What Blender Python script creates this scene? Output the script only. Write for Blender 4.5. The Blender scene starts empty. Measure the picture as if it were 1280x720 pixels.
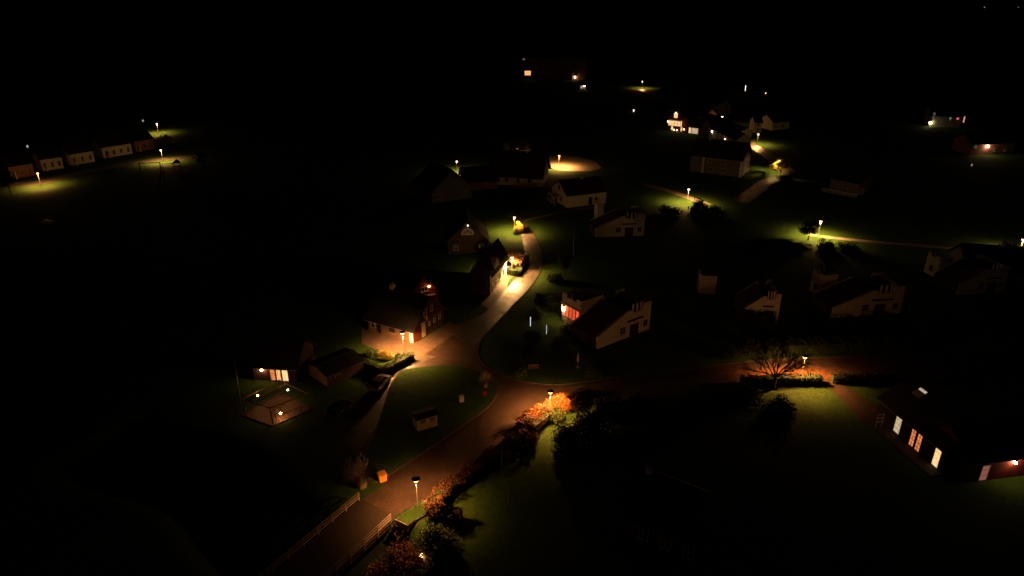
import bpy, math, random
import numpy as np
from mathutils import Vector, Matrix
random.seed(7); RNG = np.random.default_rng(7)
C = bpy.context.scene.collection
CAMH = 53.0; TH = math.radians(23.5); F = 853.0

def g(px, py, z=0.0):
    """survey point: where a sight line of the drone meets height z"""
    dx = (px-640)/F; dy = (py-360)/F
    d = (dx, math.cos(TH)-dy*math.sin(TH), -math.sin(TH)-dy*math.cos(TH))
    t = (z-CAMH)/d[2]
    return (d[0]*t, d[1]*t)

# ------------------------------------------------------------------ materials
MATS = {}
def mat(name, col, rough=0.8, spec=0.4, var=0.25, scale=1.5, bump=0.0, bscale=20.0, col2=None, metal=0.0, island=False, thr=None):
    if name in MATS: return MATS[name]
    m = bpy.data.materials.new(name); m.use_nodes = True
    nt = m.node_tree; b = nt.nodes['Principled BSDF']; N = nt.nodes.new; L = nt.links.new
    b.inputs['Roughness'].default_value = rough; b.inputs['Specular IOR Level'].default_value = spec
    b.inputs['Metallic'].default_value = metal
    c2 = col2 if col2 else tuple(c*(1-var) for c in col)
    c1 = col if col2 else tuple(min(1, c*(1+var)) for c in col)
    tc = N('ShaderNodeTexCoord')
    ramp = N('ShaderNodeValToRGB'); e = ramp.color_ramp.elements
    e[0].position = 0.35 if thr is None else thr[0]; e[1].position = 0.65 if thr is None else thr[1]
    e[0].color = (*c2, 1); e[1].color = (*c1, 1)
    if island:
        gi = N('ShaderNodeNewGeometry'); e[0].position = 0.0; e[1].position = 1.0
        L(gi.outputs['Random Per Island'], ramp.inputs[0])
    else:
        n = N('ShaderNodeTexNoise'); n.inputs['Scale'].default_value = scale; n.inputs['Detail'].default_value = 8
        n.inputs['Roughness'].default_value = 0.65
        L(tc.outputs['Object'], n.inputs['Vector']); L(n.outputs[0], ramp.inputs[0])
    L(ramp.outputs[0], b.inputs['Base Color'])
    if bump > 0:
        n2 = N('ShaderNodeTexNoise'); n2.inputs['Scale'].default_value = bscale; n2.inputs['Detail'].default_value = 5
        L(tc.outputs['Object'], n2.inputs['Vector'])
        bm = N('ShaderNodeBump'); bm.inputs['Strength'].default_value = bump; bm.inputs['Distance'].default_value = 0.05
        L(n2.outputs[0], bm.inputs['Height']); L(bm.outputs[0], b.inputs['Normal'])
    MATS[name] = m; return m

def emat(name, col, strength, col2=None, scale=3.0):
    if name in MATS: return MATS[name]
    m = bpy.data.materials.new(name); m.use_nodes = True
    nt = m.node_tree; b = nt.nodes['Principled BSDF']; N = nt.nodes.new; L = nt.links.new
    b.inputs['Base Color'].default_value = (0.05, 0.05, 0.05, 1); b.inputs['Roughness'].default_value = 0.3
    b.inputs['Emission Strength'].default_value = strength
    if col2:
        tc = N('ShaderNodeTexCoord'); n = N('ShaderNodeTexNoise'); n.inputs['Scale'].default_value = scale; n.inputs['Detail'].default_value = 5; mp = N('ShaderNodeMapping'); mp.inputs['Scale'].default_value = (2.6, 2.6, .8)
        r = N('ShaderNodeValToRGB'); r.color_ramp.elements[0].color = (*col2, 1); r.color_ramp.elements[1].color = (*col, 1)
        r.color_ramp.elements[0].position = .38; r.color_ramp.elements[1].position = .6
        L(tc.outputs['Object'], mp.inputs[0]); L(mp.outputs[0], n.inputs['Vector']); L(n.outputs[0], r.inputs[0]); L(r.outputs[0], b.inputs['Emission Color'])
    else: b.inputs['Emission Color'].default_value = (*col, 1)
    MATS[name] = m; return m

def brickmat(name, c1, c2, mortar, bw=0.25, rh=0.08, rough=0.85, axis='XZ', ms=0.012):
    if name in MATS: return MATS[name]
    m = bpy.data.materials.new(name); m.use_nodes = True
    nt = m.node_tree; b = nt.nodes['Principled BSDF']; N = nt.nodes.new; L = nt.links.new
    b.inputs['Roughness'].default_value = rough
    tc = N('ShaderNodeTexCoord'); sp = N('ShaderNodeSeparateXYZ'); cb = N('ShaderNodeCombineXYZ'); ad = N('ShaderNodeMath')
    L(tc.outputs['Object'], sp.inputs[0])
    if axis == 'XZ':
        L(sp.outputs[0], ad.inputs[0]); L(sp.outputs[1], ad.inputs[1]); L(ad.outputs[0], cb.inputs[0]); L(sp.outputs[2], cb.inputs[1])
    else:
        L(sp.outputs[0], cb.inputs[0]); L(sp.outputs[1], cb.inputs[1])
    br = N('ShaderNodeTexBrick'); br.inputs['Scale'].default_value = 1; br.inputs['Brick Width'].default_value = bw
    br.inputs['Row Height'].default_value = rh; br.inputs['Mortar Size'].default_value = ms
    br.inputs['Color1'].default_value = (*c1, 1); br.inputs['Color2'].default_value = (*c2, 1); br.inputs['Mortar'].default_value = (*mortar, 1)
    L(cb.outputs[0], br.inputs['Vector'])
    n = N('ShaderNodeTexNoise'); n.inputs['Scale'].default_value = .8; n.inputs['Detail'].default_value = 6
    L(tc.outputs['Object'], n.inputs['Vector'])
    mx = N('ShaderNodeMix'); mx.data_type = 'RGBA'; mx.blend_type = 'MULTIPLY'; mx.inputs[0].default_value = .55
    L(br.outputs[0], mx.inputs[6]); L(n.outputs[0], mx.inputs[7]); L(mx.outputs[2], b.inputs['Base Color'])
    bm = N('ShaderNodeBump'); bm.inputs['Strength'].default_value = .5; bm.inputs['Distance'].default_value = .02
    L(br.outputs['Fac'], bm.inputs['Height']); bm.invert = True; L(bm.outputs[0], b.inputs['Normal'])
    MATS[name] = m; return m

def groundmat(name, cols, rough=.9, spec=.2, bump=.6, scales=(.12, 1.3, 9), speck=None, speckthr=.66, glossvar=0):
    """layered noise ground: large patches, medium blotches, fine grain, optional specks"""
    m = bpy.data.materials.new(name); m.use_nodes = True
    nt = m.node_tree; b = nt.nodes['Principled BSDF']; N = nt.nodes.new; L = nt.links.new
    b.inputs['Roughness'].default_value = rough; b.inputs['Specular IOR Level'].default_value = spec
    tc = N('ShaderNodeTexCoord')
    def noise(s, d=6):
        n = N('ShaderNodeTexNoise'); n.inputs['Scale'].default_value = s; n.inputs['Detail'].default_value = d
        L(tc.outputs['Object'], n.inputs['Vector']); return n.outputs[0]
    def ramp(src, a, c, p0, p1):
        r = N('ShaderNodeValToRGB'); r.color_ramp.elements[0].color = (*a, 1); r.color_ramp.elements[1].color = (*c, 1)
        r.color_ramp.elements[0].position = p0; r.color_ramp.elements[1].position = p1; L(src, r.inputs[0]); return r.outputs[0]
    def mix(f, a, c, mode='MIX'):
        x = N('ShaderNodeMix'); x.data_type = 'RGBA'; x.blend_type = mode
        if isinstance(f, float): x.inputs[0].default_value = f
        else: L(f, x.inputs[0])
        L(a, x.inputs[6]); L(c, x.inputs[7]); return x.outputs[2]
    base = ramp(noise(scales[0]), cols[0], cols[1], .35, .65)
    mid = ramp(noise(scales[1], 8), cols[2], cols[1], .3, .7)
    out = mix(.5, base, mid)
    fine = ramp(noise(scales[2], 4), (.22, .22, .22), (1.35, 1.35, 1.35), .34, .66)
    out = mix(.8, out, fine, 'MULTIPLY')
    if speck:
        v = N('ShaderNodeTexVoronoi'); v.inputs['Scale'].default_value = 4.5; L(tc.outputs['Object'], v.inputs['Vector'])
        s1 = ramp(v.outputs['Distance'], (1, 1, 1), (0, 0, 0), .10, .14)
        s2 = ramp(noise(.5), (0, 0, 0), (1, 1, 1), speckthr-.12, speckthr)
        f = mix(1.0, s1, s2, 'MULTIPLY')
        rgb = N('ShaderNodeRGB'); rgb.outputs[0].default_value = (*speck, 1)
        out = mix(f, out, rgb.outputs[0])
    L(out, b.inputs['Base Color'])
    if glossvar:
        r = ramp(noise(.6), (rough-glossvar,)*3, (rough+glossvar,)*3, .35, .65); L(r, b.inputs['Roughness'])
    bm = N('ShaderNodeBump'); bm.inputs['Strength'].default_value = bump; bm.inputs['Distance'].default_value = .06
    L(noise(scales[2]*1.7, 6), bm.inputs['Height']); L(bm.outputs[0], b.inputs['Normal'])
    MATS[name] = m; return m

M_grass = groundmat('grass_mat', [(.020, .050, .008), (.056, .128, .017), (.028, .044, .010)], .95, .08, 1.0, speck=(.20, .10, .03), speckthr=.60)
M_asph = groundmat('asphalt_mat', [(.054, .034, .024), (.088, .056, .040), (.036, .024, .018)], .55, .4, .5, scales=(.35, .8, 9), speck=(.22, .10, .03), speckthr=.66, glossvar=.1)
M_lane = groundmat('pale_asphalt_mat', [(.065, .056, .043), (.135, .115, .086), (.040, .033, .025)], .44, .65, .8, scales=(.45, .9, 7), speck=(.16, .09, .03), speckthr=.64, glossvar=.1)
M_gravel = groundmat('gravel_mat', [(.24, .20, .14), (.38, .31, .22), (.20, .16, .11)], .9, .2, .8, scales=(.3, 2, 12))
M_earth = groundmat('earth_mat', [(.05, .035, .02), (.08, .05, .03), (.03, .025, .015)], .95, .1, .8)
M_pave = brickmat('paving_mat', (.17, .11, .075), (.23, .16, .11), (.07, .05, .04), .4, .2, .7, 'XY', .015)
M_kerb = mat('kerb_stone', (.055, .042, .032), .8, var=.35, scale=3, bump=.3)
M_white = mat('white_plaster', (.66, .62, .55), .85, .2, var=.12, scale=1.2, bump=.35, bscale=9)
M_tan = mat('tan_plaster', (.15,.09,.055), .9, .2, var=.2, scale=1.2, bump=.3)
M_grey = mat('grey_plaster', (.15, .14, .13), .9, .2, var=.2, scale=1.2, bump=.3, bscale=9)
M_pink = mat('salmon_plaster', (.28, .135, .10), .9, .2, var=.2, scale=1.0, bump=.3)
M_red = mat('red_timber', (.17, .035, .02), .8, .2, var=.3, scale=4)
M_dark = mat('dark_timber', (.05, .032, .022), .8, .2, var=.35, scale=5)
M_wood = mat('weathered_wood', (.24, .16, .10), .8, .2, var=.35, scale=6, bump=.3)
M_rail = mat('silvered_wood', (.36, .29, .22), .7, .3, var=.3, scale=6, bump=.3)
M_brick = brickmat('brick_wall_mat', (.22, .10, .06), (.30, .15, .09), (.25, .22, .18))
M_tile = brickmat('roof_tile_mat', (.10, .03, .02), (.07, .022, .016), (.02, .01, .01), .3, .35, .8, 'XY', .03)
M_slate = brickmat('dark_roof_mat', (.035, .030, .028), (.022, .02, .02), (.01, .01, .01), .3, .3, .8, 'XY', .03)
M_thatch = mat('thatch', (.06, .045, .03), .98, .05, var=.4, scale=5, bump=.8)
M_frame = mat('white_paint', (.72, .70, .66), .5, .4, var=.08)
M_redp = mat('red_paint', (.40, .04, .02), .5, .4, var=.15)
M_glass = mat('dark_glass', (.012, .014, .017), .08, .6, var=.2)
M_steel = mat('galvanised_steel', (.34, .34, .34), .45, .5, var=.15, metal=.6)
M_post = mat('post_paint', (.30, .29, .27), .45, .4, var=.12)
M_black = mat('black_paint', (.018, .018, .018), .45, .4, var=.2)
M_concrete = mat('concrete', (.26, .25, .23), .9, .2, var=.25, scale=2, bump=.3)
M_water = mat('water_mat', (.008, .012, .012), .06, .6, var=.2, bump=.15, bscale=2)
M_bark = mat('bark', (.07, .05, .035), .95, .1, var=.4, scale=7, bump=.6)
M_yel = mat('orange_plastic', (.75, .33, .02), .5, .4, var=.12, scale=2)
M_signred = mat('sign_red', (.55, .02, .05), .5, .4, var=.1)
M_leafg = mat('leaf_green', (.085, .13, .022), .7, .25, col2=(.035, .06, .012), island=True)
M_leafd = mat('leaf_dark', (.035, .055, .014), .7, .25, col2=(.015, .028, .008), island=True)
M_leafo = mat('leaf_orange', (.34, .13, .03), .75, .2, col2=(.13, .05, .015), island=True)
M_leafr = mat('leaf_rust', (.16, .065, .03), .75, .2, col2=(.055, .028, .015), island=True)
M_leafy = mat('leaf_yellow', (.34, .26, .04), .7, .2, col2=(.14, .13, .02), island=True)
M_straw = mat('straw', (.42, .36, .26), .85, .2, col2=(.22, .18, .11), island=True)
M_flower = mat('white_petals', (.6, .55, .5), .7, .2, col2=(.35, .3, .27), island=True)
M_carp = mat('black_car_paint', (.02, .022, .028), .16, .6, var=.1)
M_carb = mat('lightened_car_paint', (.34, .36, .40), .25, .6, var=.05, metal=.6)  # paint lightened to stand in for the lamp's bluish highlight
M_rub = mat('rubber', (.02, .02, .02), .85, .2, var=.2)
M_rim = mat('alloy', (.45, .45, .47), .3, .5, var=.1, metal=.8)
M_tail = mat('tail_light_red', (.3, .01, .01), .2, .5, var=.1)
M_head = mat('headlight_glass', (.5, .5, .52), .1, .6, var=.1)
W_warm = emat('lit_window_warm', (1.0, .50, .18), 1.25, (.65, .24, .07), 1.6)
W_yel = emat('lit_window_yellow', (1.0, .66, .30), 1.3, (.75, .40, .14), 2.2)
W_pale = emat('lit_window_pale', (.85, .68, .42), .8, (.55, .38, .18), 2.2)
W_red = emat('lit_window_red', (1.0, .12, .035), 1.05, (.80, .09, .03), 2.0)
W_org = emat('lit_window_orange', (1.0, .33, .10), 1.0, (.45, .10, .03), 2.4)
W_dim = emat('lit_window_dim', (.25, .22, .2), .35)
W_sky = emat('lit_skylight', (.75, .62, .42), .62)

# ------------------------------------------------------------------ mesh builder
class MB:
    def __init__(s): s.v = []; s.f = []
    def poly(s, pts, faces):
        o = len(s.v); s.v += [tuple(p) for p in pts]; s.f += [tuple(i+o for i in f) for f in faces]
    def hexa(s, p):   # p0-3 bottom ring ccw, p4-7 top ring
        s.poly(p, [(3,2,1,0), (4,5,6,7), (0,1,5,4), (1,2,6,5), (2,3,7,6), (3,0,4,7)])
    def box(s, x0, x1, y0, y1, z0, z1):
        s.hexa([(x0,y0,z0),(x1,y0,z0),(x1,y1,z0),(x0,y1,z0),(x0,y0,z1),(x1,y0,z1),(x1,y1,z1),(x0,y1,z1)])
    def obox(s, o, d, n, u0, u1, z0, z1, n0, n1):
        o = Vector(o); d = Vector(d); n = Vector(n); Z = Vector((0,0,1))
        P = lambda u, q, z: tuple(o+d*u+n*q+Z*z)
        s.hexa([P(u0,n0,z0),P(u1,n0,z0),P(u1,n1,z0),P(u0,n1,z0),P(u0,n0,z1),P(u1,n0,z1),P(u1,n1,z1),P(u0,n1,z1)])
    def slab(s, a, b, c, d, t):
        a, b, c, d = map(Vector, (a, b, c, d)); n = (b-a).cross(d-a).normalized()*t
        if n.z < 0: n = -n
        s.hexa([a, b, c, d, a+n, b+n, c+n, d+n])
    def prism(s, prof, axis, a, b):
        """profile [(u,z)] extruded along axis from a to b. axis 'y': u is x; axis 'x': u is y"""
        n = len(prof)
        P = (lambda u, z, w: (u, w, z)) if axis == 'y' else (lambda u, z, w: (w, u, z))
        s.poly([P(u, z, a) for u, z in prof]+[P(u, z, b) for u, z in prof],
               [tuple(range(n)), tuple(range(2*n-1, n-1, -1))]+[(i, i+n, (i+1) % n+n, (i+1) % n) for i in range(n)])
    def tube(s, p0, p1, r0, r1=None, n=8, cap=True):
        p0 = Vector(p0); p1 = Vector(p1); r1 = r0 if r1 is None else r1
        d = (p1-p0).normalized(); a = d.orthogonal().normalized(); b = d.cross(a)
        ring = lambda p, r: [tuple(p+(a*math.cos(2*math.pi*i/n)+b*math.sin(2*math.pi*i/n))*r) for i in range(n)]
        f = [(i, (i+1) % n, (i+1) % n+n, i+n) for i in range(n)]
        if cap: f += [tuple(range(n-1, -1, -1)), tuple(range(n, 2*n))]
        s.poly(ring(p0, r0)+ring(p1, r1), f)
    def lathe(s, prof, n=16, c=(0,0)):
        o = []; k = len(prof)
        for r, z in prof:
            o += [(c[0]+r*math.cos(2*math.pi*i/n), c[1]+r*math.sin(2*math.pi*i/n), z) for i in range(n)]
        f = [(j*n+i, j*n+(i+1) % n, (j+1)*n+(i+1) % n, (j+1)*n+i) for j in range(k-1) for i in range(n)]
        f += [tuple(range(n-1, -1, -1)), tuple(range((k-1)*n, k*n))]
        s.poly(o, f)
    def build(s, name, m, parent=None, smooth=False, bevel=0):
        me = bpy.data.meshes.new(name); me.from_pydata(s.v, [], s.f); me.materials.append(m); me.update()
        o = bpy.data.objects.new(name, me); C.objects.link(o)
        if parent: o.parent = parent
        if smooth: me.polygons.foreach_set('use_smooth', [True]*len(me.polygons))
        if bevel:
            b = o.modifiers.new('bev', 'BEVEL'); b.width = bevel; b.segments = 2; b.limit_method = 'ANGLE'
        import bmesh
        bm = bmesh.new(); bm.from_mesh(me); bmesh.ops.recalc_face_normals(bm, faces=bm.faces); bm.to_mesh(me); bm.free()
        return o

def tag(o, label, cat, group=None):
    o['label'] = label; o['category'] = cat
    if group: o['group'] = group
    return o
def thing(name, label, cat, loc=(0,0,0), rz=0, group=None):
    o = bpy.data.objects.new(name, None); C.objects.link(o); o.empty_display_size = .3
    o.location = (loc[0], loc[1], loc[2] if len(loc) > 2 else 0); o.rotation_euler = (0, 0, rz)
    return tag(o, label, cat, group)
def struct(o): o['kind'] = 'structure'; return o
def copy_tree(o, parent=None):
    c = o.copy(); C.objects.link(c)
    if parent: c.parent = parent
    for ch in o.children: copy_tree(ch, c)
    return c
def frame2(A, B):
    d = Vector((B[0]-A[0], B[1]-A[1])); return d.length, math.atan2(d.y, d.x)

# ------------------------------------------------------------------ ground
BD = Vector((-.52, -.854)).normalized(); BP = Vector((.854, -.52)).normalized()   # bridge direction and across
B0 = Vector((-15.1, 59.9))                                                       # centre of the bridge's near-village end
def gz(x, y):
    s = (Vector((x, y))-B0).dot(BD)
    a = Vector((x, y))-B0; w = a.dot(BP)
    s += 1.2*math.sin(w*.22)
    t = max(0, min(1, (s-0.6)/2.4)) * max(0, min(1, (15.0-s)/3.0))
    t = t*t*(3-2*t)
    k = 1.0
    if w < -40 or w > 70: k = 0
    return -2.3*t*k
def axis_vals(a, b, st, outer_lo, outer_hi): return outer_lo+list(np.arange(a, b+.001, st))+outer_hi
xs = axis_vals(-62, 48, 1.0, [-9000, -4000, -1500, -600, -250, -120], [70, 120, 250, 600, 1500, 4000, 9000])
ys = axis_vals(16, 84, 1.0, [-600, -200, -60, 0], [100, 130, 180, 260, 400, 700, 1500, 4000, 9000])
V = [(x, y, gz(x, y)) for y in ys for x in xs]; nx = len(xs)
me = bpy.data.meshes.new('grass_ground')
me.from_pydata(V, [], [(j*nx+i, j*nx+i+1, (j+1)*nx+i+1, (j+1)*nx+i) for j in range(len(ys)-1) for i in range(nx-1)])
me.materials.append(M_grass); me.polygons.foreach_set('use_smooth', [True]*len(me.polygons))
o = bpy.data.objects.new('grass_ground', me); C.objects.link(o); struct(o)
w = MB(); P = lambda s, t: tuple(B0+BD*s+BP*t)+(-1.75,)
w.poly([P(-2, -45), P(-2, 75), P(16, 75), P(16, -45)], [(0,1,2,3)]); struct(w.build('stream_water', M_water))

def cr(pts, n):
    pts = [Vector(p) for p in pts]; P = [pts[0]*2-pts[1]]+pts+[pts[-1]*2-pts[-2]]; out = []
    segs = len(pts)-1
    for i in range(n+1):
        t = i/n*segs; k = min(int(t), segs-1); t -= k
        a, b, c, d = P[k:k+4]
        out.append(.5*((2*b)+(c-a)*t+(2*a-5*b+4*c-d)*t*t+(3*b-3*c+d-a)*t**3))
    return out
def ribbon(name, Lp, Rp, z, m, n=60, kerb=True):
    A = cr([g(*p) for p in Lp], n); B = cr([g(*p) for p in Rp], n); mb = MB()
    mb.poly([(p.x, p.y, z) for p in A]+[(p.x, p.y, z) for p in B], [(i, i+n+1, i+n+2, i+1) for i in range(n)])
    r = struct(mb.build(name, m))
    return A, B
def kerbline(name, pts, z=.12, wdt=.14, closed=False):
    """kerb stones along a world polyline"""
    mb = MB(); n = len(pts)
    offs = []
    for i in range(n):
        a = pts[i-1] if (i > 0 or closed) else pts[i]; b = pts[(i+1) % n] if (i < n-1 or closed) else pts[i]
        d = (b-a).normalized(); offs.append(Vector((-d.y, d.x))*wdt/2)
    vv = []
    for p, q in zip(pts, offs): vv += [(p.x+q.x, p.y+q.y, 0), (p.x+q.x, p.y+q.y, z), (p.x-q.x, p.y-q.y, z), (p.x-q.x, p.y-q.y, 0)]
    ff = []
    for i in range(n if closed else n-1):
        a = 4*i; b = 4*((i+1) % n)
        for k in range(3): ff.append((a+k, a+k+1, b+k+1, b+k))
    mb.poly(vv, ff); return struct(mb.build(name, M_kerb))

def flat_poly(name, pts, z, m):
    import bmesh
    bm = bmesh.new(); vs = [bm.verts.new((p[0], p[1], z)) for p in pts]; bm.faces.new(vs)
    bmesh.ops.triangulate(bm, faces=bm.faces); bmesh.ops.recalc_face_normals(bm, faces=bm.faces)
    me = bpy.data.meshes.new(name); bm.to_mesh(me); bm.free(); me.materials.append(m)
    for p in me.polygons:
        if p.normal.z < 0: p.flip()
    o = bpy.data.objects.new(name, me); C.objects.link(o); return struct(o)

A, Bq = ribbon('main_road', [(452,624),(480,607),(520,583),(565,556),(600,530),(640,497),(690,484),(740,480),(790,471),(860,462),(960,450),(1130,445),(1330,441)],
       [(491,646),(508,637),(528,628),(545,624),(588,590),(628,561),(660,541),(700,520),(740,508),(790,500),(860,487),(960,473),(1130,471),(1330,468)], .024, M_asph, 120)
kerbline('road_kerb', Bq[8:60], z=.11)
kerbline('road_kerb', A[78:118], z=.11)
sq = [(430,552),(446,527),(462,503),(480,478),(497,462),(512,444),(535,424),(560,408),(585,400),(612,390),(634,388),(618,405),(603,420),(597,440),(603,455),(620,466),
      (645,474),(672,479),(700,484),(705,505),(672,525),(640,548),(600,572),(540,600),(500,606),(470,604)]
flat_poly('village_square', [g(*p) for p in sq], .016, M_asph)
A2, B2 = ribbon('village_street', [(556,414),(606,391),(628,367),(643,350),(653,335),(656,318),(654,307),(651,291),(645,279),(630,268)],
       [(592,434),(632,391),(656,367),(668,352),(677,335),(678,318),(672,304),(665,289),(656,277),(642,265)], .032, M_lane, 90)
kerbline('street_kerb', B2[12:88]); kerbline('street_kerb', A2[30:88])
A3, B3 = ribbon('side_lane', [(428,552),(446,527),(462,503),(478,480),(494,464),(520,441)], [(452,560),(470,533),(481,505),(490,482),(506,464),(545,446)], .028, M_lane, 50)
# raised lawn island of the junction
isl = cr([Vector(g(*p)) for p in [(500,464),(530,459),(560,458),(590,462),(610,473),(621,489),(611,508),(580,531),(540,559),(500,585),(470,603),(455,596),(456,570),(468,545),(478,515),(487,485),(500,464)]], 110)[:-1]
flat_poly('island_lawn', isl, .125, M_grass); kerbline('island_kerb', isl, .14, .16, True)
# curve of lawn on the far side of the junction
law = cr([Vector(g(*p)) for p in [(603,421),(597,440),(604,455),(622,467),(650,476),(690,481),(735,477),(790,468),(860,459)]], 60)
kerbline('lawn_kerb', law, .12, .14)
def path(name, pts, wd, z, m, n=40):
    W = cr([Vector(g(*p)) for p in pts], n); mb = MB(); vv = []
    for i, p in enumerate(W):
        d = (W[min(i+1, n)]-W[max(i-1, 0)]).normalized(); q = Vector((-d.y, d.x))*wd/2
        vv += [(p.x+q.x, p.y+q.y, z), (p.x-q.x, p.y-q.y, z)]
    mb.poly(vv, [(2*i, 2*i+1, 2*i+3, 2*i+2) for i in range(n)]); return struct(mb.build(name, m))
path('garden_path', [(655,276),(680,270),(712,263),(745,259)], 1.1, .012, M_gravel)
path('garden_path', [(805,230),(830,237),(850,243),(869,250),(885,256)], 2.6, .012, M_gravel)
path('curved_drive', [(925,252),(945,238),(957,229),(972,223),(990,221),(1010,222)], 4.6, .012, M_lane)
path('garden_path', [(1010,293),(1040,297),(1090,302),(1150,307),(1205,312),(1300,321)], 1.7, .012, M_gravel)
ribbon('driveway', [(1023,470),(1040,487),(1062,510),(1080,530)], [(1040,470),(1064,487),(1092,506),(1115,524)], .03, groundmat('driveway_shade_mat', [(.045,.028,.02),(.08,.05,.034),(.03,.02,.014)], .8, .2, .6, scales=(.4,1.5,9)), 20)  # colour darkened overall to stand in for the hedge's shadow
path('garden_path', [(585,216),(605,211),(640,206),(665,206)], 2.2, .012, M_gravel)
flat_poly('sandy_yard', [g(*p) for p in [(684,196),(697,193),(722,196),(744,202),(752,210),(738,214),(712,214),(694,212),(682,205)]], .012, M_gravel)
path('far_road', [(-60,238),(0,231),(47,229),(100,216),(160,205),(205,199),(260,195),(330,193)], 5.0, .012, M_lane)
path('hill_road', [(800,112),(850,126),(885,142),(910,160),(938,180),(968,200),(985,216),(975,223)], 4.5, .012, M_lane)
ribbon('forecourt', [(598,378),(612,368),(628,346),(631,340)], [(614,388),(632,366),(636,351),(646,341)], .02, M_pave, 20)
ribbon('pavement', [(452,411),(485,419),(517,428),(537,418),(562,402)], [(452,430),(478,440),(512,452),(545,434),(575,413)], .036, M_pave, 30)
# grass verge bank beside the bridge, boxed by a stone edge
vb = [g(495,650), g(506,655), g(542,632), (g(530,622)), g(512,640)]

# ------------------------------------------------------------------ street lamps
def lampmat(i, col, st):
    return emat('lamp_glow_%d' % i, col, st)
ORG = (1.0, .38, .10); YEL = (1.0, .57, .19); MID = (1.0, .46, .14)
HZ = 3.9
def make_lamp():
    r = thing('street_lamp', 'x', 'street lamp')
    m = MB(); m.lathe([(.09,0),(.09,.5),(.05,.56),(.042,HZ-.42),(.042,HZ-.30)], 12); m.build('post', M_post, r, True)
    m = MB(); m.lathe([(.16,0),(.16,.05),(.10,.08)], 12); m.build('base_plate', M_steel, r)
    m = MB(); m.lathe([(.10,HZ-.32),(.10,HZ-.26),(.30,HZ+.10),(.285,HZ+.10),(.085,HZ-.25),(.0001,HZ-.25)], 16)
    m.lathe([(.42,HZ+.24),(.41,HZ+.27),(.10,HZ+.36),(.0001,HZ+.37)], 20)
    for k in range(4):
        a = k*math.pi/2+.4; m.tube((.1*math.cos(a), .1*math.sin(a), HZ-.28), (.33*math.cos(a), .33*math.sin(a), HZ+.25), .012, n=5)
    # keep only the rim ring, the cap and the stays
    m2 = MB(); m2.lathe([(.46,HZ+.21),(.465,HZ+.25),(.12,HZ+.35),(.0001,HZ+.36)], 20)
    for k in range(4):
        a = k*math.pi/2+.4; m2.tube((.07*math.cos(a), .07*math.sin(a), HZ-.30), (.34*math.cos(a), .34*math.sin(a), HZ+.22), .012, n=5)
    m2.lathe([(.08,HZ-.34),(.10,HZ-.28),(.0001,HZ-.275)], 12)
    m2.build('cap', M_black, r)
    m = MB(); m.lathe([(.02,HZ-.27),(.10,HZ-.24),(.25,HZ-.07),(.31,HZ+.06),(.27,HZ+.17),(.02,HZ+.205)], 12); m.build('globe', M_frame, r, True)
    return r
PW = 24.0
LAMPS = [ # head pixel, colour, strength, label
 (520,601, ORG, 320, 'street lamp by the end of the timber railed bridge, nearest of all the lamps'),
 (688,491, ORG, 360, 'street lamp rising from the orange hedge at the road junction'),
 (503,417, MID, 430, 'street lamp beside the clipped green hedge and the dark timbered house with the lit pillar'),
 (640,322, YEL, 760, 'street lamp in the small hedged garden on the bend of the village street'),
 (643,272, YEL, 360, 'street lamp above the yellow green bush at the far end of the village street'),
 (571,202, YEL, 420, 'street lamp showing over the dark roof ridge, its post half hidden'),
 (699,195, MID, 900, 'street lamp over the sandy yard behind the big dark roof'),
 (861,237, YEL, 560, 'street lamp on the grass beside the short slanting path'),
 (1026,277, YEL, 600, 'street lamp at the start of the long thin path across the right hand lawn'),
 (1006,447, ORG, 400, 'street lamp behind the long front hedge next to the bare tree'),
 (948,168, YEL, 260, 'street lamp on the hill road, second lamp above the golden lit tree'),
 (903,146, YEL, 300, 'street lamp on the hill road behind the long row of houses'),
 (803,102, YEL, 110, 'farthest street lamp at the top of the hill road'),
 (974,201, YEL, 1500, 'street lamp buried in the crown of the golden lit tree'),
 (47,217, MID, 360, 'street lamp on the far left green in front of the salmon house'),
 (201,188, YEL, 360, 'street lamp on the far green beside the swing frame'),
 (196,155, YEL, 250, 'street lamp behind the end house of the far left row'),
 (1279,300, YEL, 560, 'street lamp cut by the right edge of the picture on the lawn path'),
]
def photometric(i, col, watts):
    l = bpy.data.lights.new('lamp_light', 'POINT'); l.energy = watts; l.shadow_soft_size = .12; l.color = (1, 1, 1); l.use_nodes = True
    nt = l.node_tree; N = nt.nodes.new; L = nt.links.new; em = [n for n in nt.nodes if n.type == 'EMISSION'][0]
    tc = N('ShaderNodeTexCoord'); sp = N('ShaderNodeSeparateXYZ'); ng = N('ShaderNodeMath'); ng.operation = 'MULTIPLY'; ng.inputs[1].default_value = -1
    ng.operation = 'MULTIPLY_ADD'; ng.inputs[1].default_value = -1/1.25; ng.inputs[2].default_value = .25/1.25
    rp = N('ShaderNodeValToRGB'); rp.color_ramp.interpolation = 'B_SPLINE' if False else 'LINEAR'; e = rp.color_ramp.elements
    e[0].position = 0; e[0].color = (.0,)*3+(1,); e[1].position = 1; e[1].color = (.38,)*3+(1,)
    for p, v in CURVE:
        q = e.new(p); q.color = (v, v, v, 1)
    L(tc.outputs['Normal'], sp.inputs[0]); L(sp.outputs[2], ng.inputs[0]); L(ng.outputs[0], rp.inputs[0])
    mx = N('ShaderNodeMix'); mx.data_type = 'RGBA'; mx.blend_type = 'MULTIPLY'; mx.inputs[0].default_value = 1
    L(rp.outputs[0], mx.inputs[6]); mx.inputs[7].default_value = (*col, 1); L(mx.outputs[2], em.inputs['Color'])
    return l
CURVE = [((c_+.25)/1.25, v_) for c_, v_ in [(-.12,.05),(-.02,.085),(.10,.085),(.21,.11),(.30,.24),(.40,.62),(.54,1.0),(.75,.78)]]
proto = make_lamp()
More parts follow.
